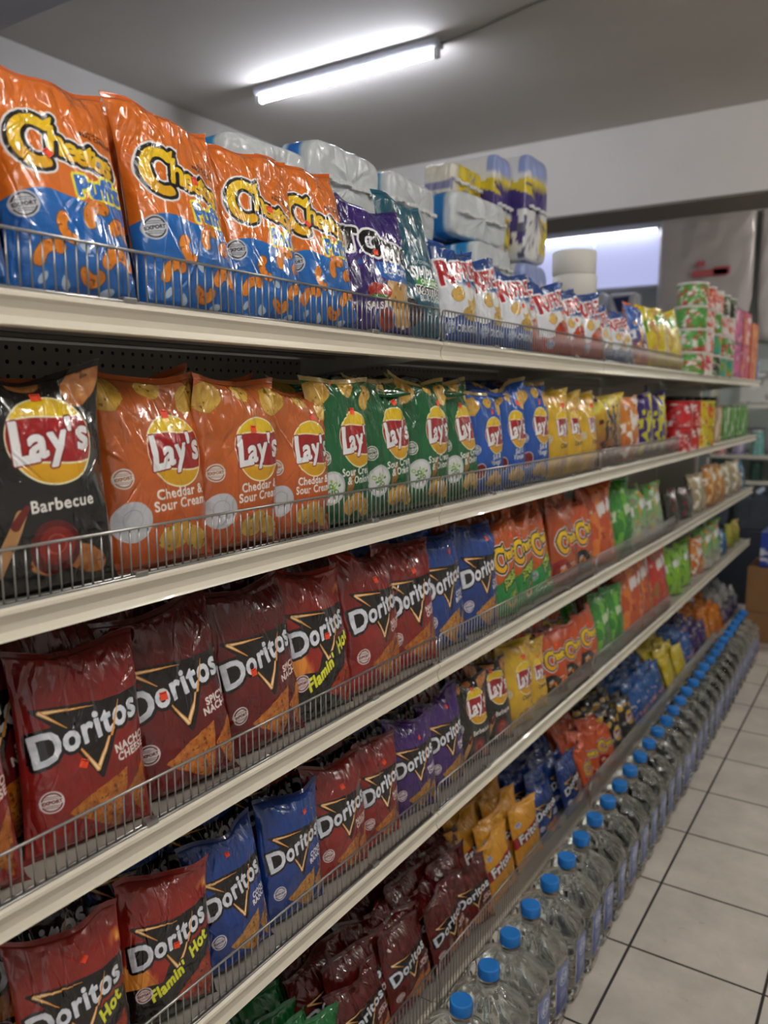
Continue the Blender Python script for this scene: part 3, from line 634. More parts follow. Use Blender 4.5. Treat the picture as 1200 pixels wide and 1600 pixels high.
kind('vinegar', lambda A: art_lays(A, '14489c', '1c58b4', ['Salt &', 'Vinegar'], 'beet'), seeds=(3, 7), W_=.20, H_=.29, res=(150, 210), seal='b8a064', desc='bright blue vinegar potato chip bag', sticker=((.6, .82, .2), (.72, .84, 0)))
kind('classic', lambda A: art_lays(A, 'd0a41c', 'dcb42c', ['Classic'], None, subc='4a3410'), seeds=(4, 8), W_=.20, H_=.285, res=(150, 210), seal='d8b43c', desc='yellow classic potato chip bag', sticker=((.62, .84, .3), (.6, .8, .1)))
kind('nacho', lambda A: art_doritos(A, '92201a', '7c1a16', 'NACHO\nCHEESE'), seeds=(2, 6, 9), H_=.30, res=(210, 290), seal='641612', desc='red nacho cheese tortilla chip bag', sticker=((.42, .42, -.4), (.52, .80, .2), (.62, .78, .4)))
kind('spicy', lambda A: art_doritos(A, '6e1516', '581213', 'SPICY\nNACHO', ('e09038', 'a85012')), seeds=(1, 7, 5), H_=.305, res=(210, 290), seal='4a1010', desc='dark red spicy nacho tortilla chip bag', sticker=((.36, .55, 0), (.36, .50, .1), (.4, .45, .1)))
kind('flamin', lambda A: art_doritos(A, 'a02418', '8e1e16', flam=True), seeds=(3, 8), H_=.30, res=(210, 290), seal='8a1e16', desc='red and black hot tortilla chip bag', sticker=((.52, .54, 0), (.6, .82, .9)))
kind('ranch', lambda A: art_doritos(A, '16367e', '1a4290', 'COOL\nRANCH', ('d89c4a', '9a6420')), seeds=(4, 9, 6), H_=.30, res=(210, 290), seal='14306c', desc='blue cool ranch tortilla chip bag', sticker=((.66, .84, .3), (.70, .88, .1), (.5, .86, .1)))
kind('chili', lambda A: art_doritos(A, '3c1a62', '46206e', 'SWEET\nCHILI', ('c8923c', '8a5c1c')), seeds=(5, 8), H_=.30, res=(190, 260), seal='341656', desc='purple sweet chili tortilla chip bag', sticker=((.62, .80, .1), (.60, .88, .4)))
kind('jalapeno', art_jal, seeds=(2, 5), W_=.20, H_=.29, res=(150, 210), seal='a84a18', desc='orange and green jalapeno cheese snack bag', sticker=((.72, .86, .2), (.4, .78, .4)))
kind('crunchy', art_crunchy, seeds=(4, 7), W_=.20, H_=.29, res=(140, 190), seal='a04014', desc='rust orange crunchy cheese snack bag', sticker=((.5, .5, .2), (.4, .8, .4)))
kind('hot_puff', lambda A: art_crunchy(A, 'c8501c', '1c1614'), seeds=(4, 7, 9), W_=.20, H_=.27, res=(140, 190), seal='b84a1c', desc='bright orange cheese snack bag with black flames', sticker=((.6, .8, .2), (.4, .84, .4), (.5, .8, 0)))
kind('fritos', art_fritos, seeds=(4, 6), W_=.225, H_=.22, T_=.05, res=(100, 130), base='d08a1c', seal='d8952a', back='a8a8aa', desc='golden corn chip bag', stick=False)
G = lambda key, c0, c1, spots, desc, wc=None, W_=.19, H_=.27, T_=.07, seeds=(3, 8), res=(70, 96), seal=None, seed=1, wy=.85, stick=False: kind(key, lambda A: art_generic(A, c0, c1, spots, seed, wc, wy), W_=W_, H_=H_, T_=T_, seeds=seeds, res=res, seal=seal or c1, desc=desc, stick=stick)
G('pretzel', '5c2618', 'd8b424', [('3a140c', 9, .15), ('a89080', 14, .45)], 'yellow topped brown pretzel bag', 'e8dc60', W_=.26, wy=1.0)
G('fox', 'b0581c', 'd8842c', [('e8e4e0', 5, .25), ('7a2a14', 8, .4)], 'light orange snack bag with white blotches', 'f0e8e0')
G('takis', '3a2070', '38206c', [('c8c424', 6, .12), ('4a6cb0', 4, .5)], 'purple snack bag with yellow splashes', 'd4d02c')
G('gyellow', 'd8c01c', 'dccc20', [('c89c4c', 4, .2), ('78641c', 8, .5)], 'yellow snack bag with green lettering', '5a9a1c', W_=.27, H_=.29)
G('redblue', 'c8402c', '2a5cb0', [('d89a38', 6, .25), ('e8e8ec', 7, .35)], 'red and blue snack bag with orange top', 'e4e8f0', seal='d86a24')
G('green', '2c7c2c', '358a30', [('6ab43c', 4, .25), ('1c5c24', 6, .4)], 'leaf green snack bag with pale lettering', 'd0e0b8')
G('lime', '7cb41c', '84c020', [('4c8a18', 5, .3), ('c4581c', 7, .55)], 'lime green snack bag with white lettering', 'e0e4dc', W_=.24, H_=.31)
G('candy', 'b8b4b0', '5ca03c', [('d8a434', 6, .35), ('8c8884', 9, .2)], 'white and green sweets bag', 'e4e4e2', W_=.18, H_=.22)
G('hotorange', 'c4501c', 'b84a1c', [('e07c34', 4, .2), ('8a2c14', 7, .4)], 'red orange snack bag with white lettering', 'ece4e0', W_=.24, H_=.30)
G('hotred', 'c4381c', 'cc3020', [('a07030', 3, .45), ('e05838', 6, .4)], 'bright red snack bag with white lettering', 'f0ecea', W_=.24, H_=.30)
G('darkbox', '2c3428', '38302c', [('7a2430', 6, .3), ('28305c', 5, .35)], 'dark multicoloured snack bag', None, W_=.18, H_=.17)
G('bread', 'b0702c', 'c08038', [('d8b880', 5, .25), ('6a4424', 8, .4)], 'golden brown bread bag', 'e8e0d0', W_=.2, H_=.24, T_=.1)
G('biscuit', '9a8c6c', 'b0a07c', [('e0dcd0', 5, .25), ('4a5c8c', 5, .4)], 'beige and blue biscuit bag', None, W_=.2, H_=.22, T_=.09)
G('bluepack', '24587c', '2c6c94', [('e0e4e8', 5, .35), ('2c4c38', 7, .4)], 'teal blue packet with white patches', None, W_=.18, H_=.20)
G('mixpack', '8c9c34', 'a8b03c', [('b04430', 6, .35), ('d89c54', 5, .3)], 'yellow green packet with red patches', None, W_=.18, H_=.2)
# small bags filed on the bottom deck
kind('s_spicy', lambda A: art_doritos(A, '641814', '561412', 'SPICY\nNACHO'), W_=.245, H_=.225, T_=.055, seeds=(2, 6, 9), res=(130, 160), seal='4c120f', back='4c1410', mat_=FILM_FOIL, crumple=1.3, desc='small dark red tortilla chip bag', stick=False)
kind('s_ranch', lambda A: art_doritos(A, '14306e', '18387c', 'COOL\nRANCH'), W_=.235, H_=.22, T_=.05, seeds=(3, 7), res=(110, 140), seal='122a60', back='142c62', mat_=FILM_FOIL, crumple=1.3, desc='small blue tortilla chip bag', stick=False)
kind('s_green', lambda A: art_generic(A, '12602c', '1a7038', [('0c4420', 5, .4)], 3, 'd8dcd4', .95), W_=.15, H_=.21, T_=.045, seeds=(3, 7), res=(80, 110), seal='1a6a34', back='c8ccc8', desc='small green and white snack bag', stick=False)
kind('s_cheese', lambda A: art_crunchy(A, 'c8501c', '8e1a14'), W_=.215, H_=.22, T_=.055, seeds=(3, 7), res=(100, 130), seal='b84a1c', back='9a98a0', mat_=FILM_FOIL, crumple=1.5, desc='small orange cheese snack bag', stick=False)
kind('s_bbq', lambda A: art_lays(A, '151415', '1c1a1a', [], None, lx=.5, ly=.8), W_=.215, H_=.21, T_=.05, seeds=(3, 7), res=(80, 110), seal='1a1616', back='181414', desc='small black potato chip bag', stick=False)
kind('s_ruf', lambda A: art_generic(A, '1c4c8c', '22589c', [('c8b8b8', 6, .35)], 3, 'c88c90', .5), W_=.215, H_=.21, T_=.05, seeds=(3, 7), res=(60, 80), seal='1c4c8c', desc='small mid blue chip bag', stick=False)
kind('s_yel', lambda A: art_generic(A, 'c8b020', 'd8c22c', [('e8dc90', 6, .3)], 3), W_=.20, H_=.21, T_=.05, seeds=(3, 7), res=(60, 80), seal='d8c22c', desc='small lemon yellow chip bag', stick=False)
kind('s_purp', lambda A: art_generic(A, '2c1c5c', '38246c', [('c8b83c', 9, .4), ('d8d0d8', 8, .5)], 3), W_=.20, H_=.2, T_=.05, seeds=(3, 7), res=(60, 80), seal='2c1c5c', desc='small purple snack bag', stick=False)
kind('s_oran', lambda A: art_generic(A, 'c87020', 'd88428', [('e8dcd0', 6, .4), ('a02c24', 6, .45)], 3), W_=.20, H_=.2, T_=.05, seeds=(3, 7), res=(60, 80), seal='c87020', desc='small orange snack bag', stick=False)
kind('s_white', lambda A: art_generic(A, '5c4878', 'b0b0ac', [('3a2c5c', 5, .2)], 3), W_=.17, H_=.2, T_=.06, seeds=(3, 7), res=(60, 80), seal='a8a8a4', desc='small silver and violet snack bag', stick=False)

XB = -.992
def row(li, items, x=XB, rowname='front', lean=.14, yaw=-.12, scale=1.0):
    rr = random.Random(li*31+int(-x*100)); jl, jy, jr = (.05, .10, .05)
    for it in items:
        y, key, si = it[:3]; o = it[3] if len(it) > 3 else {}
        place_bag(key, si, x+o.get('dx', 0), y+(.028 if rowname == 'front' else 0), SZ[li]-.004+o.get('dz', .006), o.get('lean', lean)+rr.uniform(-jl, jl), o.get('yaw', yaw)+rr.uniform(-jy, jy), o.get('roll', rr.uniform(-jr, jr)), LV[li], rowname, o.get('s', scale)*rr.uniform(.97, 1.02), o.get('where'))
row(0, [(.50, 'puffs', 1), (.71, 'puffs', 0, dict(s=.93)), (.925, 'puffs', 1, dict(s=.97, yaw=-.2)), (1.11, 'puffs', 2, dict(s=.94)), (1.275, 'puffs', 0, dict(s=.95, yaw=-.22)), (1.485, 'tostitos', 0, dict(s=.93, yaw=-.25)), (1.675, 'simply', 0, dict(s=.96)),
        (1.855, 'ruf_blue', 0), (2.045, 'ruf_blue', 1), (2.225, 'ruf_blue', 2), (2.38, 'ruf_red', 0, dict(dx=-.03, s=.93)), (2.555, 'ruf_red', 1, dict(s=.98)), (2.73, 'ruf_red', 2), (2.90, 'ruf_red', 0), (3.07, 'ruf_blue', 1, dict(s=.9)), (3.22, 'ruf_blue', 2, dict(s=.85)), (3.36, 'ruf_blue', 0, dict(s=.85)),
        (3.57, 'redblue', 0), (3.86, 'gyellow', 0), (4.10, 'gyellow', 1)], lean=.20)
row(1, [(.42, 'bbq', 1), (.63, 'bbq', 0), (.845, 'cheddar', 0), (1.02, 'cheddar', 1), (1.18, 'cheddar', 2, dict(s=.95)), (1.325, 'onion', 0), (1.51, 'onion', 1), (1.69, 'onion', 2), (1.87, 'onion', 0), (2.02, 'vinegar', 0, dict(s=.97)), (2.17, 'vinegar', 1), (2.35, 'vinegar', 0, dict(s=1.06)),
        (2.54, 'classic', 0), (2.70, 'classic', 1), (2.87, 'classic', 0), (3.14, 'pretzel', 0), (3.43, 'fox', 0), (3.67, 'takis', 0, dict(s=1.1)), (3.90, 'takis', 1, dict(s=1.05))], lean=.07, yaw=-.10)
row(2, [(.46, 'nacho', 0), (.685, 'nacho', 0, dict(yaw=-.2, s=.95)), (.875, 'spicy', 0, dict(yaw=-.22)), (1.08, 'spicy', 1), (1.255, 'flamin', 0), (1.46, 'nacho', 1), (1.625, 'nacho', 2), (1.79, 'ranch', 0), (1.995, 'ranch', 1, dict(s=.98)), (2.14, 'jalapeno', 0), (2.28, 'jalapeno', 1), (2.46, 'jalapeno', 0), (2.68, 'crunchy', 0), (2.88, 'hot_puff', 1), (3.10, 'hotorange', 0, dict(s=1.05)),
        (3.40, 'green', 0, dict(s=1.12)), (3.66, 'candy', 0, dict(s=1.15)), (3.92, 'candy', 1, dict(s=1.15)), (4.30, 'darkbox', 0), (4.60, 'darkbox', 1), (4.9, 'biscuit', 0), (5.2, 'bread', 0), (5.5, 'bread', 1), (5.8, 'biscuit', 1), (6.1, 'biscuit', 0), (6.35, 'bluepack', 0)], lean=.16, yaw=-.14)
row(3, [(.645, 'flamin', 1), (.825, 'flamin', 0, dict(yaw=-.25)), (.995, 'ranch', 2), (1.16, 'ranch', 0), (1.325, 'nacho', 1), (1.48, 'nacho', 2), (1.645, 'chili', 0), (1.81, 'chili', 1), (1.97, 'bbq', 0, dict(s=.85)), (2.13, 'bbq', 1, dict(s=.85)), (2.29, 'classic', 0, dict(s=.95)), (2.45, 'classic', 1),
        (2.63, 'hot_puff', 0), (2.81, 'hot_puff', 1), (2.98, 'hot_puff', 2), (3.16, 'green', 1, dict(s=.95)), (3.34, 'green', 0, dict(s=.95)), (3.56, 'hotorange', 0, dict(s=1.1)), (3.80, 'hotorange', 1, dict(s=1.1)), (4.05, 'hotred', 0, dict(s=1.1)), (4.38, 'lime', 0), (4.65, 'lime', 1), (4.98, 'fox', 1), (5.2, 'candy', 0, dict(s=1.2)), (5.42, 'candy', 1, dict(s=1.2)), (5.75, 'bluepack', 1), (6.05, 'mixpack', 0), (6.3, 'mixpack', 1)], lean=.16, yaw=-.2, scale=.82)
# rows behind
row(1, [(.52, 'bbq', 0), (.74, 'cheddar', 1), (.94, 'cheddar', 2), (1.13, 'cheddar', 0), (1.42, 'onion', 1), (1.62, 'onion', 0), (1.83, 'onion', 2), (2.08, 'vinegar', 0), (2.27, 'vinegar', 1), (2.5, 'classic', 1), (2.72, 'classic', 0), (3.0, 'pretzel', 1)], x=-1.09, rowname='second', lean=.08)
for y, k, s in ((1.52, 'onion', 1), (1.80, 'onion', 2), (2.06, 'vinegar', 0), (2.33, 'vinegar', 1)):
    place_bag(k, s, -1.0, y, 1.436+.278, 1.50, -.25, .03, 'second', 'stacked', .85, 'lying on top of its upright neighbours, %s' % ('nearer one' if s % 2 == (1 if k == 'onion' else 0) else 'farther one'))
row(2, [(.40, 'spicy', 0), (.60, 'spicy', 1), (.80, 'spicy', 2), (1.0, 'spicy', 0), (1.2, 'spicy', 1), (1.4, 'spicy', 2), (1.6, 'ranch', 1), (1.82, 'ranch', 0), (2.05, 'crunchy', 0), (2.27, 'crunchy', 1), (2.5, 'crunchy', 0), (2.72, 'crunchy', 1), (2.95, 'hotorange', 1), (3.3, 'green', 1)], x=-1.085, rowname='second', lean=.12, scale=1.08)
row(2, [(.5, 'spicy', 1), (.72, 'spicy', 0), (.95, 'spicy', 2), (1.18, 'spicy', 1), (1.42, 'ranch', 1), (1.7, 'ranch', 0), (2.2, 'crunchy', 0), (2.5, 'crunchy', 1), (2.8, 'crunchy', 0)], x=-1.18, rowname='third', lean=.12, scale=1.12)
row(3, [(.50, 'flamin', 0), (.68, 'flamin', 1), (.86, 'ranch', 1), (1.04, 'ranch', 2), (1.22, 'nacho', 0), (1.40, 'nacho', 2), (1.56, 'chili', 1), (1.74, 'chili', 0), (1.92, 'bbq', 0), (2.10, 'bbq', 1), (2.28, 'classic', 1), (2.52, 'hot_puff', 1), (2.72, 'hot_puff', 0), (2.92, 'hot_puff', 2), (3.12, 'green', 0), (3.4, 'crunchy', 0), (3.7, 'hotorange', 1)], x=-1.085, rowname='second', lean=.28, scale=1.02, yaw=-.25)
row(3, [(.42, 'flamin', 1), (.62, 'flamin', 0), (.80, 'ranch', 0), (.99, 'ranch', 1), (1.18, 'nacho', 2), (1.36, 'nacho', 0), (1.54, 'chili', 0), (1.72, 'chili', 1), (1.9, 'bbq', 1), (2.1, 'bbq', 0), (2.32, 'classic', 0), (2.6, 'hot_puff', 0), (2.85, 'hot_puff', 1)], x=-1.17, rowname='third', lean=.22, scale=1.1, yaw=-.25)
row(0, [(.60, 'puffs', 2), (.80, 'puffs', 0), (1.0, 'puffs', 1), (1.2, 'puffs', 2)], x=-1.085, rowname='second', lean=.12, scale=.97)
# bottom deck: small bags filed front to back
for (ya, yb, key, nrow, pitch) in ((.98, 1.34, 's_green', 5, .17), (1.36, 2.12, 's_spicy', 10, .19), (2.14, 2.52, 'fritos', 8, .185), (2.53, 2.99, 's_ranch', 8, .185), (3.0, 3.34, 's_cheese', 5, .17), (3.35, 3.72, 's_bbq', 6, .18), (3.74, 4.30, 's_ruf', 5, .18), (4.34, 4.76, 's_yel', 5, .17), (4.78, 5.0, 's_ruf', 4, .18), (5.03, 5.3, 's_purp', 5, .17), (5.34, 5.9, 's_oran', 4, .18), (5.95, 6.5, 's_white', 4, .18)):
    n = max(1, round((yb-ya)/pitch)); rr = random.Random(int(ya*100)); d = KINDS[key]['desc']
    for c in range(n):
        y = ya+(yb-ya)*(c+.5)/n; x = -.980; jumb = key in ('s_cheese',)
        for r in range(nrow):
            ln = .30+.05*r+rr.uniform(-.06, .08)
            loc = (x, y+rr.uniform(-.018, .018)+.03*math.sin(r*1.9+c), SZ[4]+.006+.012*r+rr.uniform(0, .01))
            if loc[1] > yb-.02: loc = (loc[0], loc[1]-.09, loc[2])
            sh = None
            if r: sh = ('%s filed behind the front row, bottom deck, %s' % (d, 'beyond black ones' if key in ('s_ruf',) and ya < 4.5 else ('past yellow ones' if key == 's_ruf' else 'behind the fence')), d+'s filed on the bottom deck'+(' past the yellow ones' if key == 's_ruf' and ya > 4.5 else ''))
            place_bag(key, r+c, loc[0], loc[1], loc[2], ln, -.08+rr.uniform(-.12, .12)+(rr.uniform(-.4, .4) if jumb else 0), rr.uniform(-.08, .08)*(3 if jumb else 1), 'bottom', 'front' if r == 0 else 'rear', (.83+.02*min(r, 6))*rr.uniform(.97, 1.05), share=sh)
            x -= rr.uniform(.031, .039)
flush_bags()

# ------------------------------------------------------------------ water bottles
M_water = mat('water_in_clear_plastic', 'f8faf9', .03, spec=.5, trans=1.0, ior=1.33)
M_cap = mat('blue_cap_plastic', '1f78cc', .45, bump=(60, .1))
M_label = film('bottle_label_print', rough=.35, coat=.2, bd=.05)
def bottle_proto():
    t = thing('water_bottle', '', 'water bottle')
    nz, na = 84, 96; hx, hy = .100, .0665
    zs = np.linspace(0, .300, nz); th = np.linspace(0, 2*PI, na, endpoint=False)
    def ring(z):
        k = 1.0
        if z < .012: k = .90+.10*math.sqrt(z/.012)
        sh = np.clip((z-.205)/.075, 0, 1); n = 4.2*(1-sh)+2.0*sh
        rx = hx*k; ry = hy*k
        if z > .205: q = math.cos(sh*PI/2)**.75; rx = .0235+(hx-.0235)*q; ry = .0235+(hy-.0235)*q
        if z < .205: w = .0016*math.cos(z*2*PI/.034)*np.clip((.20-z)*30, 0, 1)*(1 if (z < .06 or z > .17) else .25); rx += w; ry += w
        c, s = np.cos(th), np.sin(th); r = (np.abs(c/rx)**n+np.abs(s/ry)**n)**(-1/n)
        rb = .0032*np.sin(th*11+z*30)*np.clip((z-.17)*18, 0, 1)*np.clip((.285-z)*30, 0, 1)
        rb = rb+.0016*facet(np.cos(th)*3+z*40, np.sin(th)*3+z*22, 5)*np.clip((.285-z)*30, 0, 1)*(1 if z > .15 else .4)
        r = r+rb; return np.stack([r*c, r*s, np.full(na, z)], -1)
    P = np.stack([ring(z) for z in zs]+[ring(.300)*np.array([.93, .93, 0])+np.array([0, 0, .312])])
    bm = bmesh.new(); R = [[bm.verts.new(p) for p in rg] for rg in P]
    for a, b in zip(R[:-1], R[1:]):
        for i in range(na):
            f = bm.faces.new((a[i], a[(i+1) % na], b[(i+1) % na], b[i])); f.smooth = True
    bm.faces.new(list(reversed(R[0]))); bm.faces.new(R[-1])
    link('bottle_body', bm_mesh(bm, 'bottle_body'), M_water, t)
    c = lathe('cap', [(.0262, .300), (.0268, .302), (.0268, .324), (.0258, .327), (.0235, .3285), (.022, .328)], M_cap, t, 48); c['label'] = 'bright blue screw cap'
    c2 = lathe('neck_ring', [(.0235, .290), (.027, .292), (.027, .297), (.0235, .299)], M_water, t, 36)
    # label wrapped on the aisle side
    def lp(off):
        m_, n_ = 50, 46; out = np.zeros((n_, m_, 3)); A = np.linspace(-.042, .042, m_)
        for j, zz in enumerate(np.linspace(.058, .192, n_)):
            base = ring(zz); a0 = np.arctan2(base[:, 1], base[:, 0]); o = np.argsort(a0); r = np.hypot(base[:, 0], base[:, 1])
            yy = A; g = np.interp(np.arctan2(yy, .098), a0[o], r[o]); an = np.arctan2(yy, .098); out[j, :, 0] = g*np.cos(an)+off; out[j, :, 1] = g*np.sin(an); out[j, :, 2] = zz
        return out
    A = Art(50, 46, 1.36, '2c4488'); A.grad('24397e', '7482b8', .2, 1.3); A.I[(A.X < .03) | (A.X > .97)] = hexc('c8cede')
    A.blend((fbm(A.X*3, A.Y*4, 3)-.2)*2, '5c70ac'); A.fill(A.ell(.5, .98, .30, .24), 'ccd2e2'); A.fill(np.abs(A.ell(.5, .98, .24, .18))-.02, '5464a0')
    A.fill(A.line(arcpts(.5, 1.04, .07, .3, 4.2), .022), '4a5a9c'); A.fill(A.line(arcpts(.5, .92, .07, -2.8, 1.2), .022), '4a5a9c')
    for k in range(5): A.fill(A.rect(.5, .62-.07*k, .22, .012), 'b4bcd8')
    A.fill(A.rect(.5, .1, .5, .04), '1c2c68')
    o = link('bottle_label', grid_mesh('bottle_label', [(lp(.0016), A.I, False), (lp(.0004), A.I*0+.7, True)]), M_label, t); o['label'] = 'blue and white printed label'
    return t
bt = bottle_proto()
for k in range(31):
    y = 1.36+.1395*k; x = -.757-.011*(y-1.4); rr = random.Random(k)
    if k == 0: pos = 'nearest to the camera'
    elif k == 30: pos = 'last of the row'
    else: pos = (ORD[k] if k < 15 else '%d%s' % (k+1, {0: 'st', 1: 'nd', 2: 'rd'}.get(k % 10, 'th'))) + ' from the camera'
    lab = 'clear water bottle with blue cap on the floor, %s' % pos; args = ((x+rr.uniform(-.003, .003), y, 0.001), (0, 0, rr.uniform(-.05, .05)))
    if k == 0: bt.location, bt.rotation_euler = args; bt['label'] = lab; bt['group'] = 'water bottles lined up along the shelving'
    else: copy_tree(bt, *args, lab, 'water bottles lined up along the shelving')

# ------------------------------------------------------------------ paper goods on the very top
M_soft = film('soft_plastic_print', rough=.32, coat=.3, bs=30, bd=.5)
def pack(name, label, cat, loc, size, artf, seed=1, rotz=0, tilt=0, group=None, puff_=.012, res=(60, 50)):
    """soft shrink wrapped pack: rounded box whose skin is dented; x = length towards the aisle"""
    lx, ly, lz = size; t = thing(name, label, cat, loc, (tilt, 0, rotz), group)
    nx, ny = res; u = np.linspace(0, 2*PI, nx*2+1); v = np.sin(np.linspace(-PI/2, PI/2, ny))
    U, V = np.meshgrid(u, v); n = 7
    c, s = np.cos(U), np.sin(U); r = (np.abs(c/(ly/2))**n+np.abs(s/(lz/2))**n)**(-1/n)
    e = np.clip((1-np.abs(V)**22), 0, 1)**.4
    r = r*(e*.985+.015)+(.6*facet(U*2.2, V*4, seed)+.5*facet(U*5, V*9, seed+1))*puff_*.35*e
    P = np.stack([V*lx/2, r*c, r*s+lz/2], -1)
    ef = np.clip((np.abs(V)-.9)*12, 0, 1)*np.sign(V); P[..., 0] += ef*(.012*facet(P[..., 1]*38, P[..., 2]*9, seed+2)+.006*facet(P[..., 1]*90, P[..., 2]*20, seed+3)-.004)
    A = Art(nx*2+1, ny, 1.0, 'ffffff'); artf(A, U, V, P); link('wrapper', grid_mesh('wrapper', [(P, A.I, True)]), M_soft, t)
    bm = bmesh.new(); e_ = lx/2*.985   # folded end seam
    for k in range(12):
        y0 = -ly*.42+ly*.84*k/12; bm_box(bm, e_, e_+.006+.003*(k % 2), y0, y0+ly*.84/12, lz*.5-.004+.003*math.sin(k*1.7), lz*.5+.006+.003*math.sin(k*1.7))
    link('end_fold', bm_mesh(bm, 'end_fold'), M_foldw, t)
    return t
M_foldw = mat('white_wrap_fold', 'e2e4e6', .35)
def art_wipes(blue='2f8ccc', tag_=None, endc='d2d8dc'):
    def f(A, U, V, P):
        A.I[:] = hexc(blue); A.blend(np.clip((V-.62)*12, 0, 1), endc); A.blend(np.clip(.06-np.abs(V-.3), 0, 1)*40, 'e8f0f4')
        
        if tag_: A.I[(np.abs(V+.35) < .28) & (np.abs(U-PI/2) < .8)] = hexc(tag_)
    return f
def art_towel(A, U, V, P):
    A.I[:] = hexc('e8e8ea'); z = (P[..., 2]-P[..., 2].min())/np.ptp(P[..., 2]); y = P[..., 1]
    f = V > .6; A.blend(f & (np.abs(z-.62) < .14), '3c2c78'); A.blend(f & (z > .82), '98a8dc'); A.blend(f & (np.abs(z-.74) < .025), 'dcc830'); A.blend(f & (z < .42) & (z > .08) & (y > .02), 'e0c828')
    sd = (np.abs(U-PI) < .9) & (V > -.2); A.blend(sd & (z < .7) & (fbm(V*4, z*5, 3) > -.2), '40307c'); A.blend(sd & (np.abs(z-.75+V*.1) < .04), 'd8c42c')
    A.blend((z < .40) & f & (fbm(y*60, z*20, 2) > .25), '5c6078')
ZT = SZ[0]-.003
PK = [('packet in light blue wrap with a green tag, leftmost on the shelf top', (-1.44, 1.53, ZT+.34), (.28, .27, .13), '2f8ccc', '2a8a4a'),
      ('white ended diaper pack right of the green tagged one', (-1.44, 1.84, ZT+.34), (.28, .32, .19), '2a6cc0', None),
      ('white ended diaper pack behind the teal chip bag, topmost there', (-1.44, 2.18, ZT+.36), (.28, .31, .17), '3a9cd0', None),
      ('blue diaper pack with white end, topmost beside the yellow pack', (-1.44, 2.66, ZT+.42), (.28, .37, .15), '2878b8', None),
      ('diaper pack one below the topmost, left of the pair', (-1.43, 2.36, ZT+.22), (.28, .27, .13), '2f8ccc', None),
      ('diaper pack one below the topmost, right of the pair', (-1.42, 2.70, ZT+.27), (.30, .34, .14), '2f8ccc', None)]
for i, (lab, loc, size, col, tg) in enumerate(PK): pack('diaper_pack', lab, 'diaper pack', loc, size, art_wipes(col, tg), 3+i, rotz=.08*(i % 3-1), tilt=.0, group='blue and white packs on the shelf top')
for i, (y, z, h) in enumerate(((1.54, 0, .17), (1.54, .17, .17), (1.84, 0, .17), (1.84, .17, .17), (2.15, 0, .20), (2.12, .20, .16), (2.42, 0, .11), (2.42, .11, .11), (2.68, 0, .14), (2.68, .14, .13))):
    pack('diaper_pack', 'blue wrapped pack stacked on the shelf top, %s pile from the left, %s' % (ORD[i//2], 'bottom layer' if z == 0 else 'second layer'), 'diaper pack', (-1.44, y, ZT+z), (.28, .25, h-.004), art_wipes(('2aa0cc', '3c3c8c', '2f8ccc')[i % 3]), 13+i, group='packs in the lower layers on the shelf top', res=(40, 34))
pack('tissue_pack', 'yellow and white tissue pack standing above the blue packs', 'tissue pack', (-1.47, 2.74, ZT+.575), (.12, .25, .13), lambda A, U, V, P: (A.I.__setitem__(slice(None), hexc('e6e0d0')), A.blend((V > -2) & (P[..., 1] > -.07) & (P[..., 2] > .0), 'e0c82c'), A.blend((fbm(P[..., 1]*30, P[..., 2]*30, 3) > .3), '8c8cb0')), 40)
for i, (y, z, x, w, h) in enumerate(((2.93, .41, -1.46, .15, .37), (3.12, .41, -1.40, .22, .40), (3.12, 0.0, -1.40, .26, .405), (2.93, 0.0, -1.52, .15, .405))):
    pack('paper_towel_pack', 'white paper towel pack with purple and yellow print, %s' % ('left one of the upper pair', 'right one of the upper pair', 'right one of the lower pair', 'left one of the lower pair')[i], 'paper towel pack', (x, y, ZT+z), (.22, w, h), art_towel, 50+i, group='paper towel packs on the shelf top', puff_=.006)
M_paper = mat('white_tissue_paper', 'e6e4de', .9, bump=(80, .3)); M_core = mat('core_cardboard', 'a08868', .9)
for i in range(5):
    t = thing('toilet_roll', 'large white toilet roll, %s of the stack beside the paper towels' % ('bottom', 'second from bottom', 'middle', 'second from top', 'topmost')[i], 'toilet roll', (-1.32+.006*(i % 2), 3.62, ZT+.106*i), group='stacked toilet rolls on the shelf top')
    lathe('paper_roll', [(.03, 0), (.092, 0), (.097, .005), (.098, .098), (.093, .104), (.03, .104), (.03, 0)], M_paper, t, 48, cap=False)
    lathe('cardboard_core', [(.027, .001), (.030, .001), (.030, .103), (.027, .103), (.027, .001)], M_core, t, 32, cap=False)

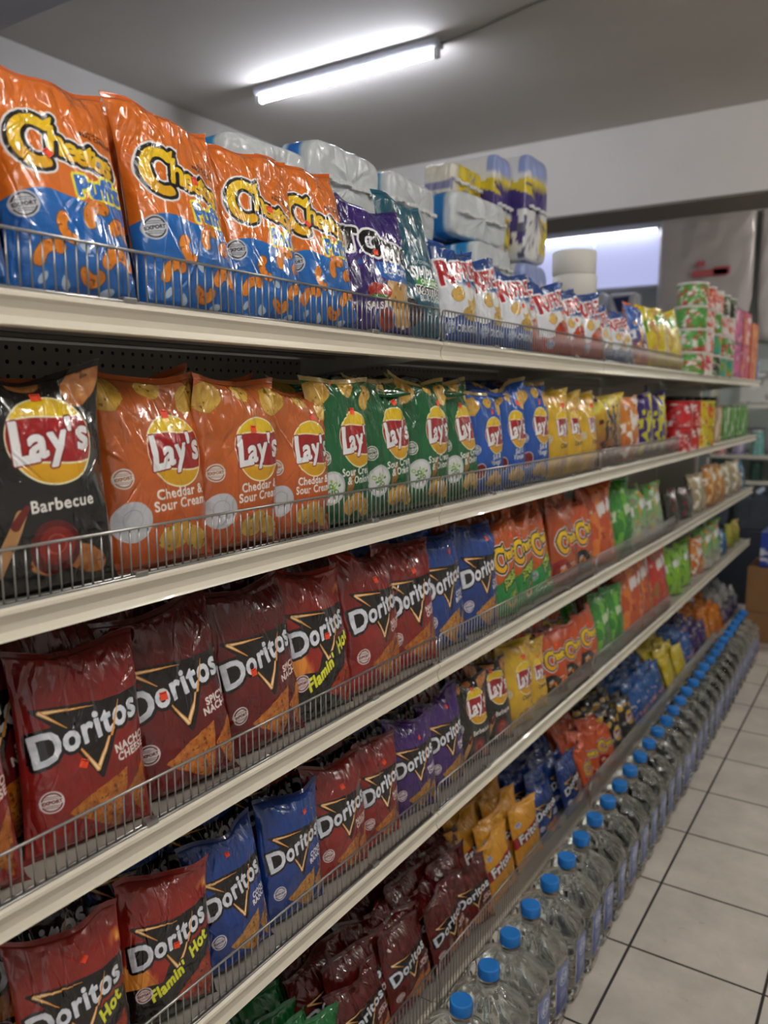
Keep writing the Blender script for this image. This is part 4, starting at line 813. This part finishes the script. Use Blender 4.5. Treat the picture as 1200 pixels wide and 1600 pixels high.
# ------------------------------------------------------------------ cans, cups and cartons at the far end
M_card = film('carton_print', rough=.4, coat=.15, bs=20, bd=.05)
def carton(label, cat, loc, size, cols, seed, group=None, rotz=0, name='carton'):
    lx, ly, lz = size; t = thing(name, label, cat, loc, (0, 0, rotz), group); n = 26
    def face(o, a, b, kk):
        g = np.linspace(0, 1, n); X, Y = np.meshgrid(g, g); P = np.array(o)+X[..., None]*np.array(a)+Y[..., None]*np.array(b)
        A = Art(n, n, 1.0, cols[0])
        for q, c in enumerate(cols[1:]): A.blend((fbm(X*(2.5+q)+kk, Y*(3+q*2), seed+q*3)-.12*(q+1))*9, c)
        A.I[(Y < .06) | (Y > .94)] = hexc(cols[-1]); return (P, A.I, False)
    x, y, z = lx/2, ly/2, lz
    G_ = [face((x, -y, 0), (0, ly, 0), (0, 0, lz), 0), face((-x, -y, 0), (lx, 0, 0), (0, 0, lz), 3), face((x, y, 0), (-lx, 0, 0), (0, 0, lz), 5), face((-x, y, 0), (0, -ly, 0), (0, 0, lz), 7), face((-x, -y, z), (lx, 0, 0), (0, ly, 0), 9), face((-x, y, 0), (lx, 0, 0), (0, -ly, 0), 1)]
    link('carton_body', grid_mesh('carton_body', G_), M_card, t)
    bm = bmesh.new(); bm_box(bm, -x*.9, x*.9, -.001, .001, z, z+.0012); link('flap_edge', bm_mesh(bm, 'flap_edge'), mat('flap', cols[-1], .5) if 'flap' not in bpy.data.materials else bpy.data.materials['flap'], t)
    return t
def can(label, cat, loc, r, h, cols, seed, group=None, lid='c8c8c8', name='can'):
    t = thing(name, label, cat, loc, group=group); nu, nv = 40, 16; U, V = np.meshgrid(np.linspace(0, 2*PI, nu), np.linspace(0, 1, nv))
    rr = r*(1-.03*((V < .05) | (V > .95))); P = np.stack([rr*np.cos(U), rr*np.sin(U), V*h], -1); A = Art(nu, nv, 1.0, cols[0])
    for q, c in enumerate(cols[1:]): A.blend((fbm(np.cos(U)*4+3+q, V*(5+2*q)+np.sin(U)*4, seed+q*3)-.08*(q+1))*4, c)
    link('can_body', grid_mesh('can_body', [(P, A.I, False)]), M_card, t)
    key = 'lid_'+lid; m = bpy.data.materials.get(key) or mat(key, lid, .35)
    lathe('lid', [(0.001, h-.002), (r*1.02, h-.002), (r*1.03, h+.008), (r*.9, h+.010), (.001, h+.008)], m, t, 28); lathe('can_base', [(.001, 0), (r*.96, 0), (r*.96, .002)], m, t, 28)
    return t
cup = [['4a9c3c', 'e8e4e0', 'c03434'], ['e4dcd8', 'd85c34', 'c02c3c'], ['2a2a2c', '5c9c3c', 'd8d0c8'], ['3ca08c', '6cb03c', 'e07c34']]
for i, (y, col) in enumerate(((4.52, 0), (4.72, 1), (4.93, 2), (5.13, 3), (5.33, 3))):
    for k in range(4 if i < 2 else 4):
        can('stacked %s snack tub, %s up in stack %s past the yellow bags' % (('green', 'white and orange', 'black', 'teal', 'teal and lime')[i], ORD[k], ('one', 'two', 'three', 'four', 'five')[i]), 'tub', (-.995+.0*i, y, ZT+.118*k), .078, .106, cup[(col+k*(i > 1)) % 4], i*7+k, 'stacked tubs on the far top shelf', 'd8d4d0', 'snack_tub')
for i, (y, cols) in enumerate(((5.60, ['b01c78', 'd83c8c', 'e8b4c0', '7c1454']), (5.92, ['c82c5c', 'd87c2c', 'e8dcd8', 'b81c50']), (6.25, ['d0702c', 'e08c34', 'c83c34', 'c85c20']))):
    for k in range(2 if i < 2 else 2):
        carton('%s carton, %s of its stack at the far end of the top shelf' % (('magenta', 'pink and orange', 'orange')[i], ('bottom', 'upper')[k]), 'carton', (-1.0, y, ZT+.22*k), (.12, .27, .218 if (i, k) != (2, 1) else .17), cols, i*5+k, 'bright cartons on the far top shelf')
carton('narrow blue carton at the very end of the top shelf', 'carton', (-.99, 6.47, ZT), (.1, .1, .15), ['2c6cb0', 'e0e4ec', '1c4c88'], 9)
for i, (y, cols, lid) in enumerate(((4.32, ['c8282c', 'e4e0e0', '8c1818'], 'c02020'), (4.50, ['c02c24', 'ece8e6', '8c1818'], 'c02020'), (4.70, ['d8c424', 'e8e0a0', 'c8342c'], 'd8c424'), (4.88, ['c8b820', '4c8c3c', 'd8402c'], 'd8c424'))):
    for k in range(2): can('%s canned snack, %s, can number %s along the second shelf' % (('red', 'red', 'yellow', 'yellow')[i], ('bottom of its stack', 'on top of another can')[k], ORD[i]), 'can', (-.995, y, SZ[1]-.003+.128*k), .075, .117, cols, 3+i+k, 'cans at the far end of the second shelf', lid)
for i, y in enumerate((5.15, 5.38, 5.65, 5.9, 6.15, 6.38)):
    carton('green and white box, %s along the end of the second shelf' % ORD[i], 'carton', (-1.05, y, SZ[1]-.003), (.12, .2, .22-.05*(i == 0)), (['5c9c3c', 'd8e0d0', '3c7a2c'], ['d0a878', 'e8d8c8', 'a87c5c'])[i == 0 or i == 1], i, 'boxes at the far end of the second shelf')
# dark jars standing deeper in the shelf
for i, y in enumerate((5.2, 5.45, 5.7, 5.95, 6.2)):
    can('dark glass jar behind the green boxes, %s from the left' % ORD[i], 'jar', (-1.22, y, SZ[1]-.003), .06, .27, ['1c1c20', '2a2024', '4c4c50'], i, 'dark jars deep in the second shelf', '282828', 'jar')

# ------------------------------------------------------------------ far end of the shop
M_cardb = mat('brown_cardboard', '8c6a44', .8, noise=(6, .12)); M_tape = mat('packing_tape', 'a48658', .35)
def cardboard(label, loc, size):
    lx, ly, lz = size; t = thing('cardboard_box', label, 'cardboard box', loc, group='cardboard boxes past the shelf end')
    bm = bmesh.new(); bm_box(bm, 0, lx, 0, ly, 0, lz); link('box_body', bm_mesh(bm, 'box_body', .004), M_cardb, t)
    bm = bmesh.new(); bm_box(bm, lx*.46, lx*.54, -.001, ly+.001, lz, lz+.001); bm_box(bm, lx*.46, lx*.54, -.0012, -.0002, lz-.05, lz+.001); link('tape_strip', bm_mesh(bm, 'tape_strip'), M_tape, t)
    bm = bmesh.new(); bm_box(bm, lx*.35, lx*.75, -.0012, -.0002, lz*.25, lz*.75); link('printed_panel', bm_mesh(bm, 'printed_panel'), mat('box_print', '6e4e30', .8), t)
cardboard('brown cardboard box on the floor, lower of the two past the bottles', (-.86, 6.02, 0), (.55, .4, .215))
cardboard('brown cardboard box, upper of the two past the bottles', (-.86, 6.02, .217), (.55, .4, .315))
carton('blue and white multipack box on top of the cardboard boxes', 'multipack', (-.56, 6.22, .535), (.46, .34, .245), ['1c3c9c', '3c6cc4', 'd8dce8', '14308c'], 4)
M_jug = mat('bluish_water_plastic', '6c8098', .08, trans=.75, ior=1.33)
def multipack(label, x, y, z, nx_, ny_, r, h):
    t = thing('water_multipack', label, 'water multipack', (x, y, z), group='shrink wrapped water packs at the back')
    bm = bmesh.new(); bm_box(bm, -.002, nx_*2*r+.002, -.002, ny_*2*r+.002, 0, h*.8); link('shrink_wrap', bm_mesh(bm, 'shrink_wrap', .01), M_wrap, t)
    for i in range(nx_):
        for j in range(ny_):
            o = lathe('bottle', [(.001, .001), (r*.9, .001), (r*.97, .012), (r*.94, h*.3), (r*.97, h*.6), (r*.6, h*.8), (r*.35, h*.86), (r*.35, h*.9)], M_jug, t, 16); o.location = ((2*i+1)*r, (2*j+1)*r, 0)
            c = lathe('bottle_cap', [(.001, h*.89), (r*.42, h*.89), (r*.42, h), (.001, h)], M_jcap, o, 16)
M_wrap = mat('shrink_film', 'b8c4d0', .12, trans=.85, ior=1.15); M_jcap = mat('pale_cap', 'aab8c8', .4)
for i in range(2):
    o = box_obj('pallet_crate', -1.66+.78*i, -.90+.78*i, 7.1, 7.7, 0, .62, mat('crate_plastic%d' % i, '2c3440', .5), bevel=.01); tag(o, 'dark crate carrying the water multipacks, %s one' % ('left', 'right')[i], 'crate')
for i, x in enumerate((-1.64, -1.15, -1.15, -.60)):
    if i > 1: continue
    multipack('shrink wrapped pack of water bottles behind the shelf end, %s from left' % ORD[i], x, 7.15, .622, 4, 3, .055, .33)
multipack('shrink wrapped pack of water bottles behind the blue box, right end', -.62, 7.15, .622, 3, 3, .055, .33)
# back wall rack
t = thing('shop_rack', 'white shelf rack on the back wall past the shelf end', 'rack', (-1.45, 7.45, 0))
for z in (.97, 1.19, 1.62): box_obj('rack_shelf', 0, 1.6, 0, .35, z, z+.03, M_cream, t)
for x in (0, 1.58): box_obj('rack_side', x, x+.02, 0, .35, .64, 2.05, M_cream, t)
pc = [['c88c94', 'd8b8c0', 'a86c78'], ['a8a0c0', 'c8c0d8', '7c7498'], ['6ca8a4', 'a8ccc8', '4c8884'], ['2c4c44', '3c6c5c', '1c342c'], ['c0c0bc', 'd8d8d4', '8c8c88']]
for i in range(8):
    can('pastel bottle on the white wall rack, %s from left' % ORD[i], 'bottle', (-1.36+.15*i, 7.55, 1.22), .05, .20, pc[i % 3], i, 'pastel bottles on the wall rack', 'd8d8dc', 'bottle')
    can('dark green bottle on the lower wall rack, %s from left' % ORD[i], 'bottle', (-1.36+.15*i, 7.55, 1.0), .05, .16, pc[3], i, 'dark bottles on the wall rack', '1c3c34', 'bottle')
for i in range(4): carton('pale carton on the upper shelf of the wall rack, %s from left' % ORD[i], 'carton', (-1.1+.32*i, 7.62, 1.65), (.24, .2, .28), pc[4], i, 'pale cartons on the wall rack')
# hanging translucent bags
M_poly = mat('grey_polythene', 'c4bebc', .22, trans=.1, coat=.3, bump=(9, 1.0)); M_red = mat('red_print', 'c05c64', .5)
def hang_bag(label, x, y, z, w, h, seed, kx=.04):
    t = thing('hanging_bag_bundle', label, 'plastic bag bundle', (x, y, z)); n = 60; U, V = np.meshgrid(np.linspace(-1, 1, n), np.linspace(0, 1, n))
    D = .012*facet(U*4, V*7, seed)+.008*facet(U*2, V*11, seed+2); e = np.clip(1-np.abs(U)**8, 0, 1)**.5*np.clip(V*14, 0, 1)**.5*np.clip((1-V)*14, 0, 1)**.5
    P = np.stack([U*w/2*(1-.12*np.clip((V-.7)/.3, 0, 1)), -(kx*e+D*e), -h*V-.03*np.abs(U)*np.clip((V-.5)*2, 0, 1)*-1], -1); B = P.copy(); B[..., 1] *= -1
    link('bag_stack', grid_mesh('bag_stack', [(P, None, True), (B, None, False)]), M_poly, t)
    return t
t = hang_bag('grey translucent plastic bags hanging under the far ceiling, red print', -1.64, 7.86, 3.36, .82, 1.12, 3, .05)
for (x, z, w, h) in ((.06, -.545, .15, .03), (-.02, -.46, .035, .025), (.16, -.53, .07, .035)): box_obj('red_print_patch', x-w, x+w, -.072, -.070, z-h, z+h, M_red, t)
t = hang_bag('clear crumpled plastic sheet hanging right of the grey bags', -.98, 7.88, 3.34, .42, 1.15, 8, .04)
bm = bmesh.new(); bm_tube(bm, (-2.02, 7.86, 3.385), (-.3, 7.86, 3.385), .008, 8); tag(link('hanging_rod', bm_mesh(bm, 'hanging_rod'), M_alu), 'thin metal rod carrying the hanging plastic bags', 'rod')
# white parcels with blue print below the window
M_whitepk = mat('white_parcel', 'c4c6cc', .4, bump=(12, .6)); M_navy = mat('navy_print', '24306c', .5)
for i in range(5):
    x = -3.5+.30*i; t = thing('wrapped_parcel', 'white wrapped parcel with navy print below the window, %s from left' % ORD[i], 'parcel', (x, 7.7, 2.43), group='white parcels on the cabinet below the window')
    bm = bmesh.new(); bm_box(bm, -.13, .13, -.1, .1, 0, .24+.02*(i % 2)); link('parcel_body', bm_mesh(bm, 'parcel_body', .03), M_whitepk, t)
    bm = bmesh.new(); v = [bm.verts.new(p) for p in ((-.09, -.102, .2), (.07, -.102, .21), (.05, -.102, .08), (-.03, -.102, .06))]; f = bm.faces.new(v); r = bmesh.ops.extrude_face_region(bm, geom=[f]); bmesh.ops.translate(bm, verts=[q for q in r['geom'] if isinstance(q, bmesh.types.BMVert)], vec=(0, .003, 0)); link('navy_print', bm_mesh(bm, 'navy_print'), M_navy, t)
t = thing('tall_cabinet', 'grey cabinet against the far wall below the window', 'cabinet', (-3.7, 7.55, 0)); box_obj('cabinet_body', 0, 1.62, 0, .42, .02, 2.43, mat('cabinet_grey', '8c8f92', .5), t, .01)
for k in range(3): o = box_obj('cabinet_door', .02+.53*k, .52+.53*k, -.02, 0, .06, 2.38, mat('cabinet_door_grey%d' % k, '9a9da0', .5), t, .003); box_obj('door_handle', .46+.53*k, .48+.53*k, -.045, -.02, 1.1, 1.3, M_alu, o)
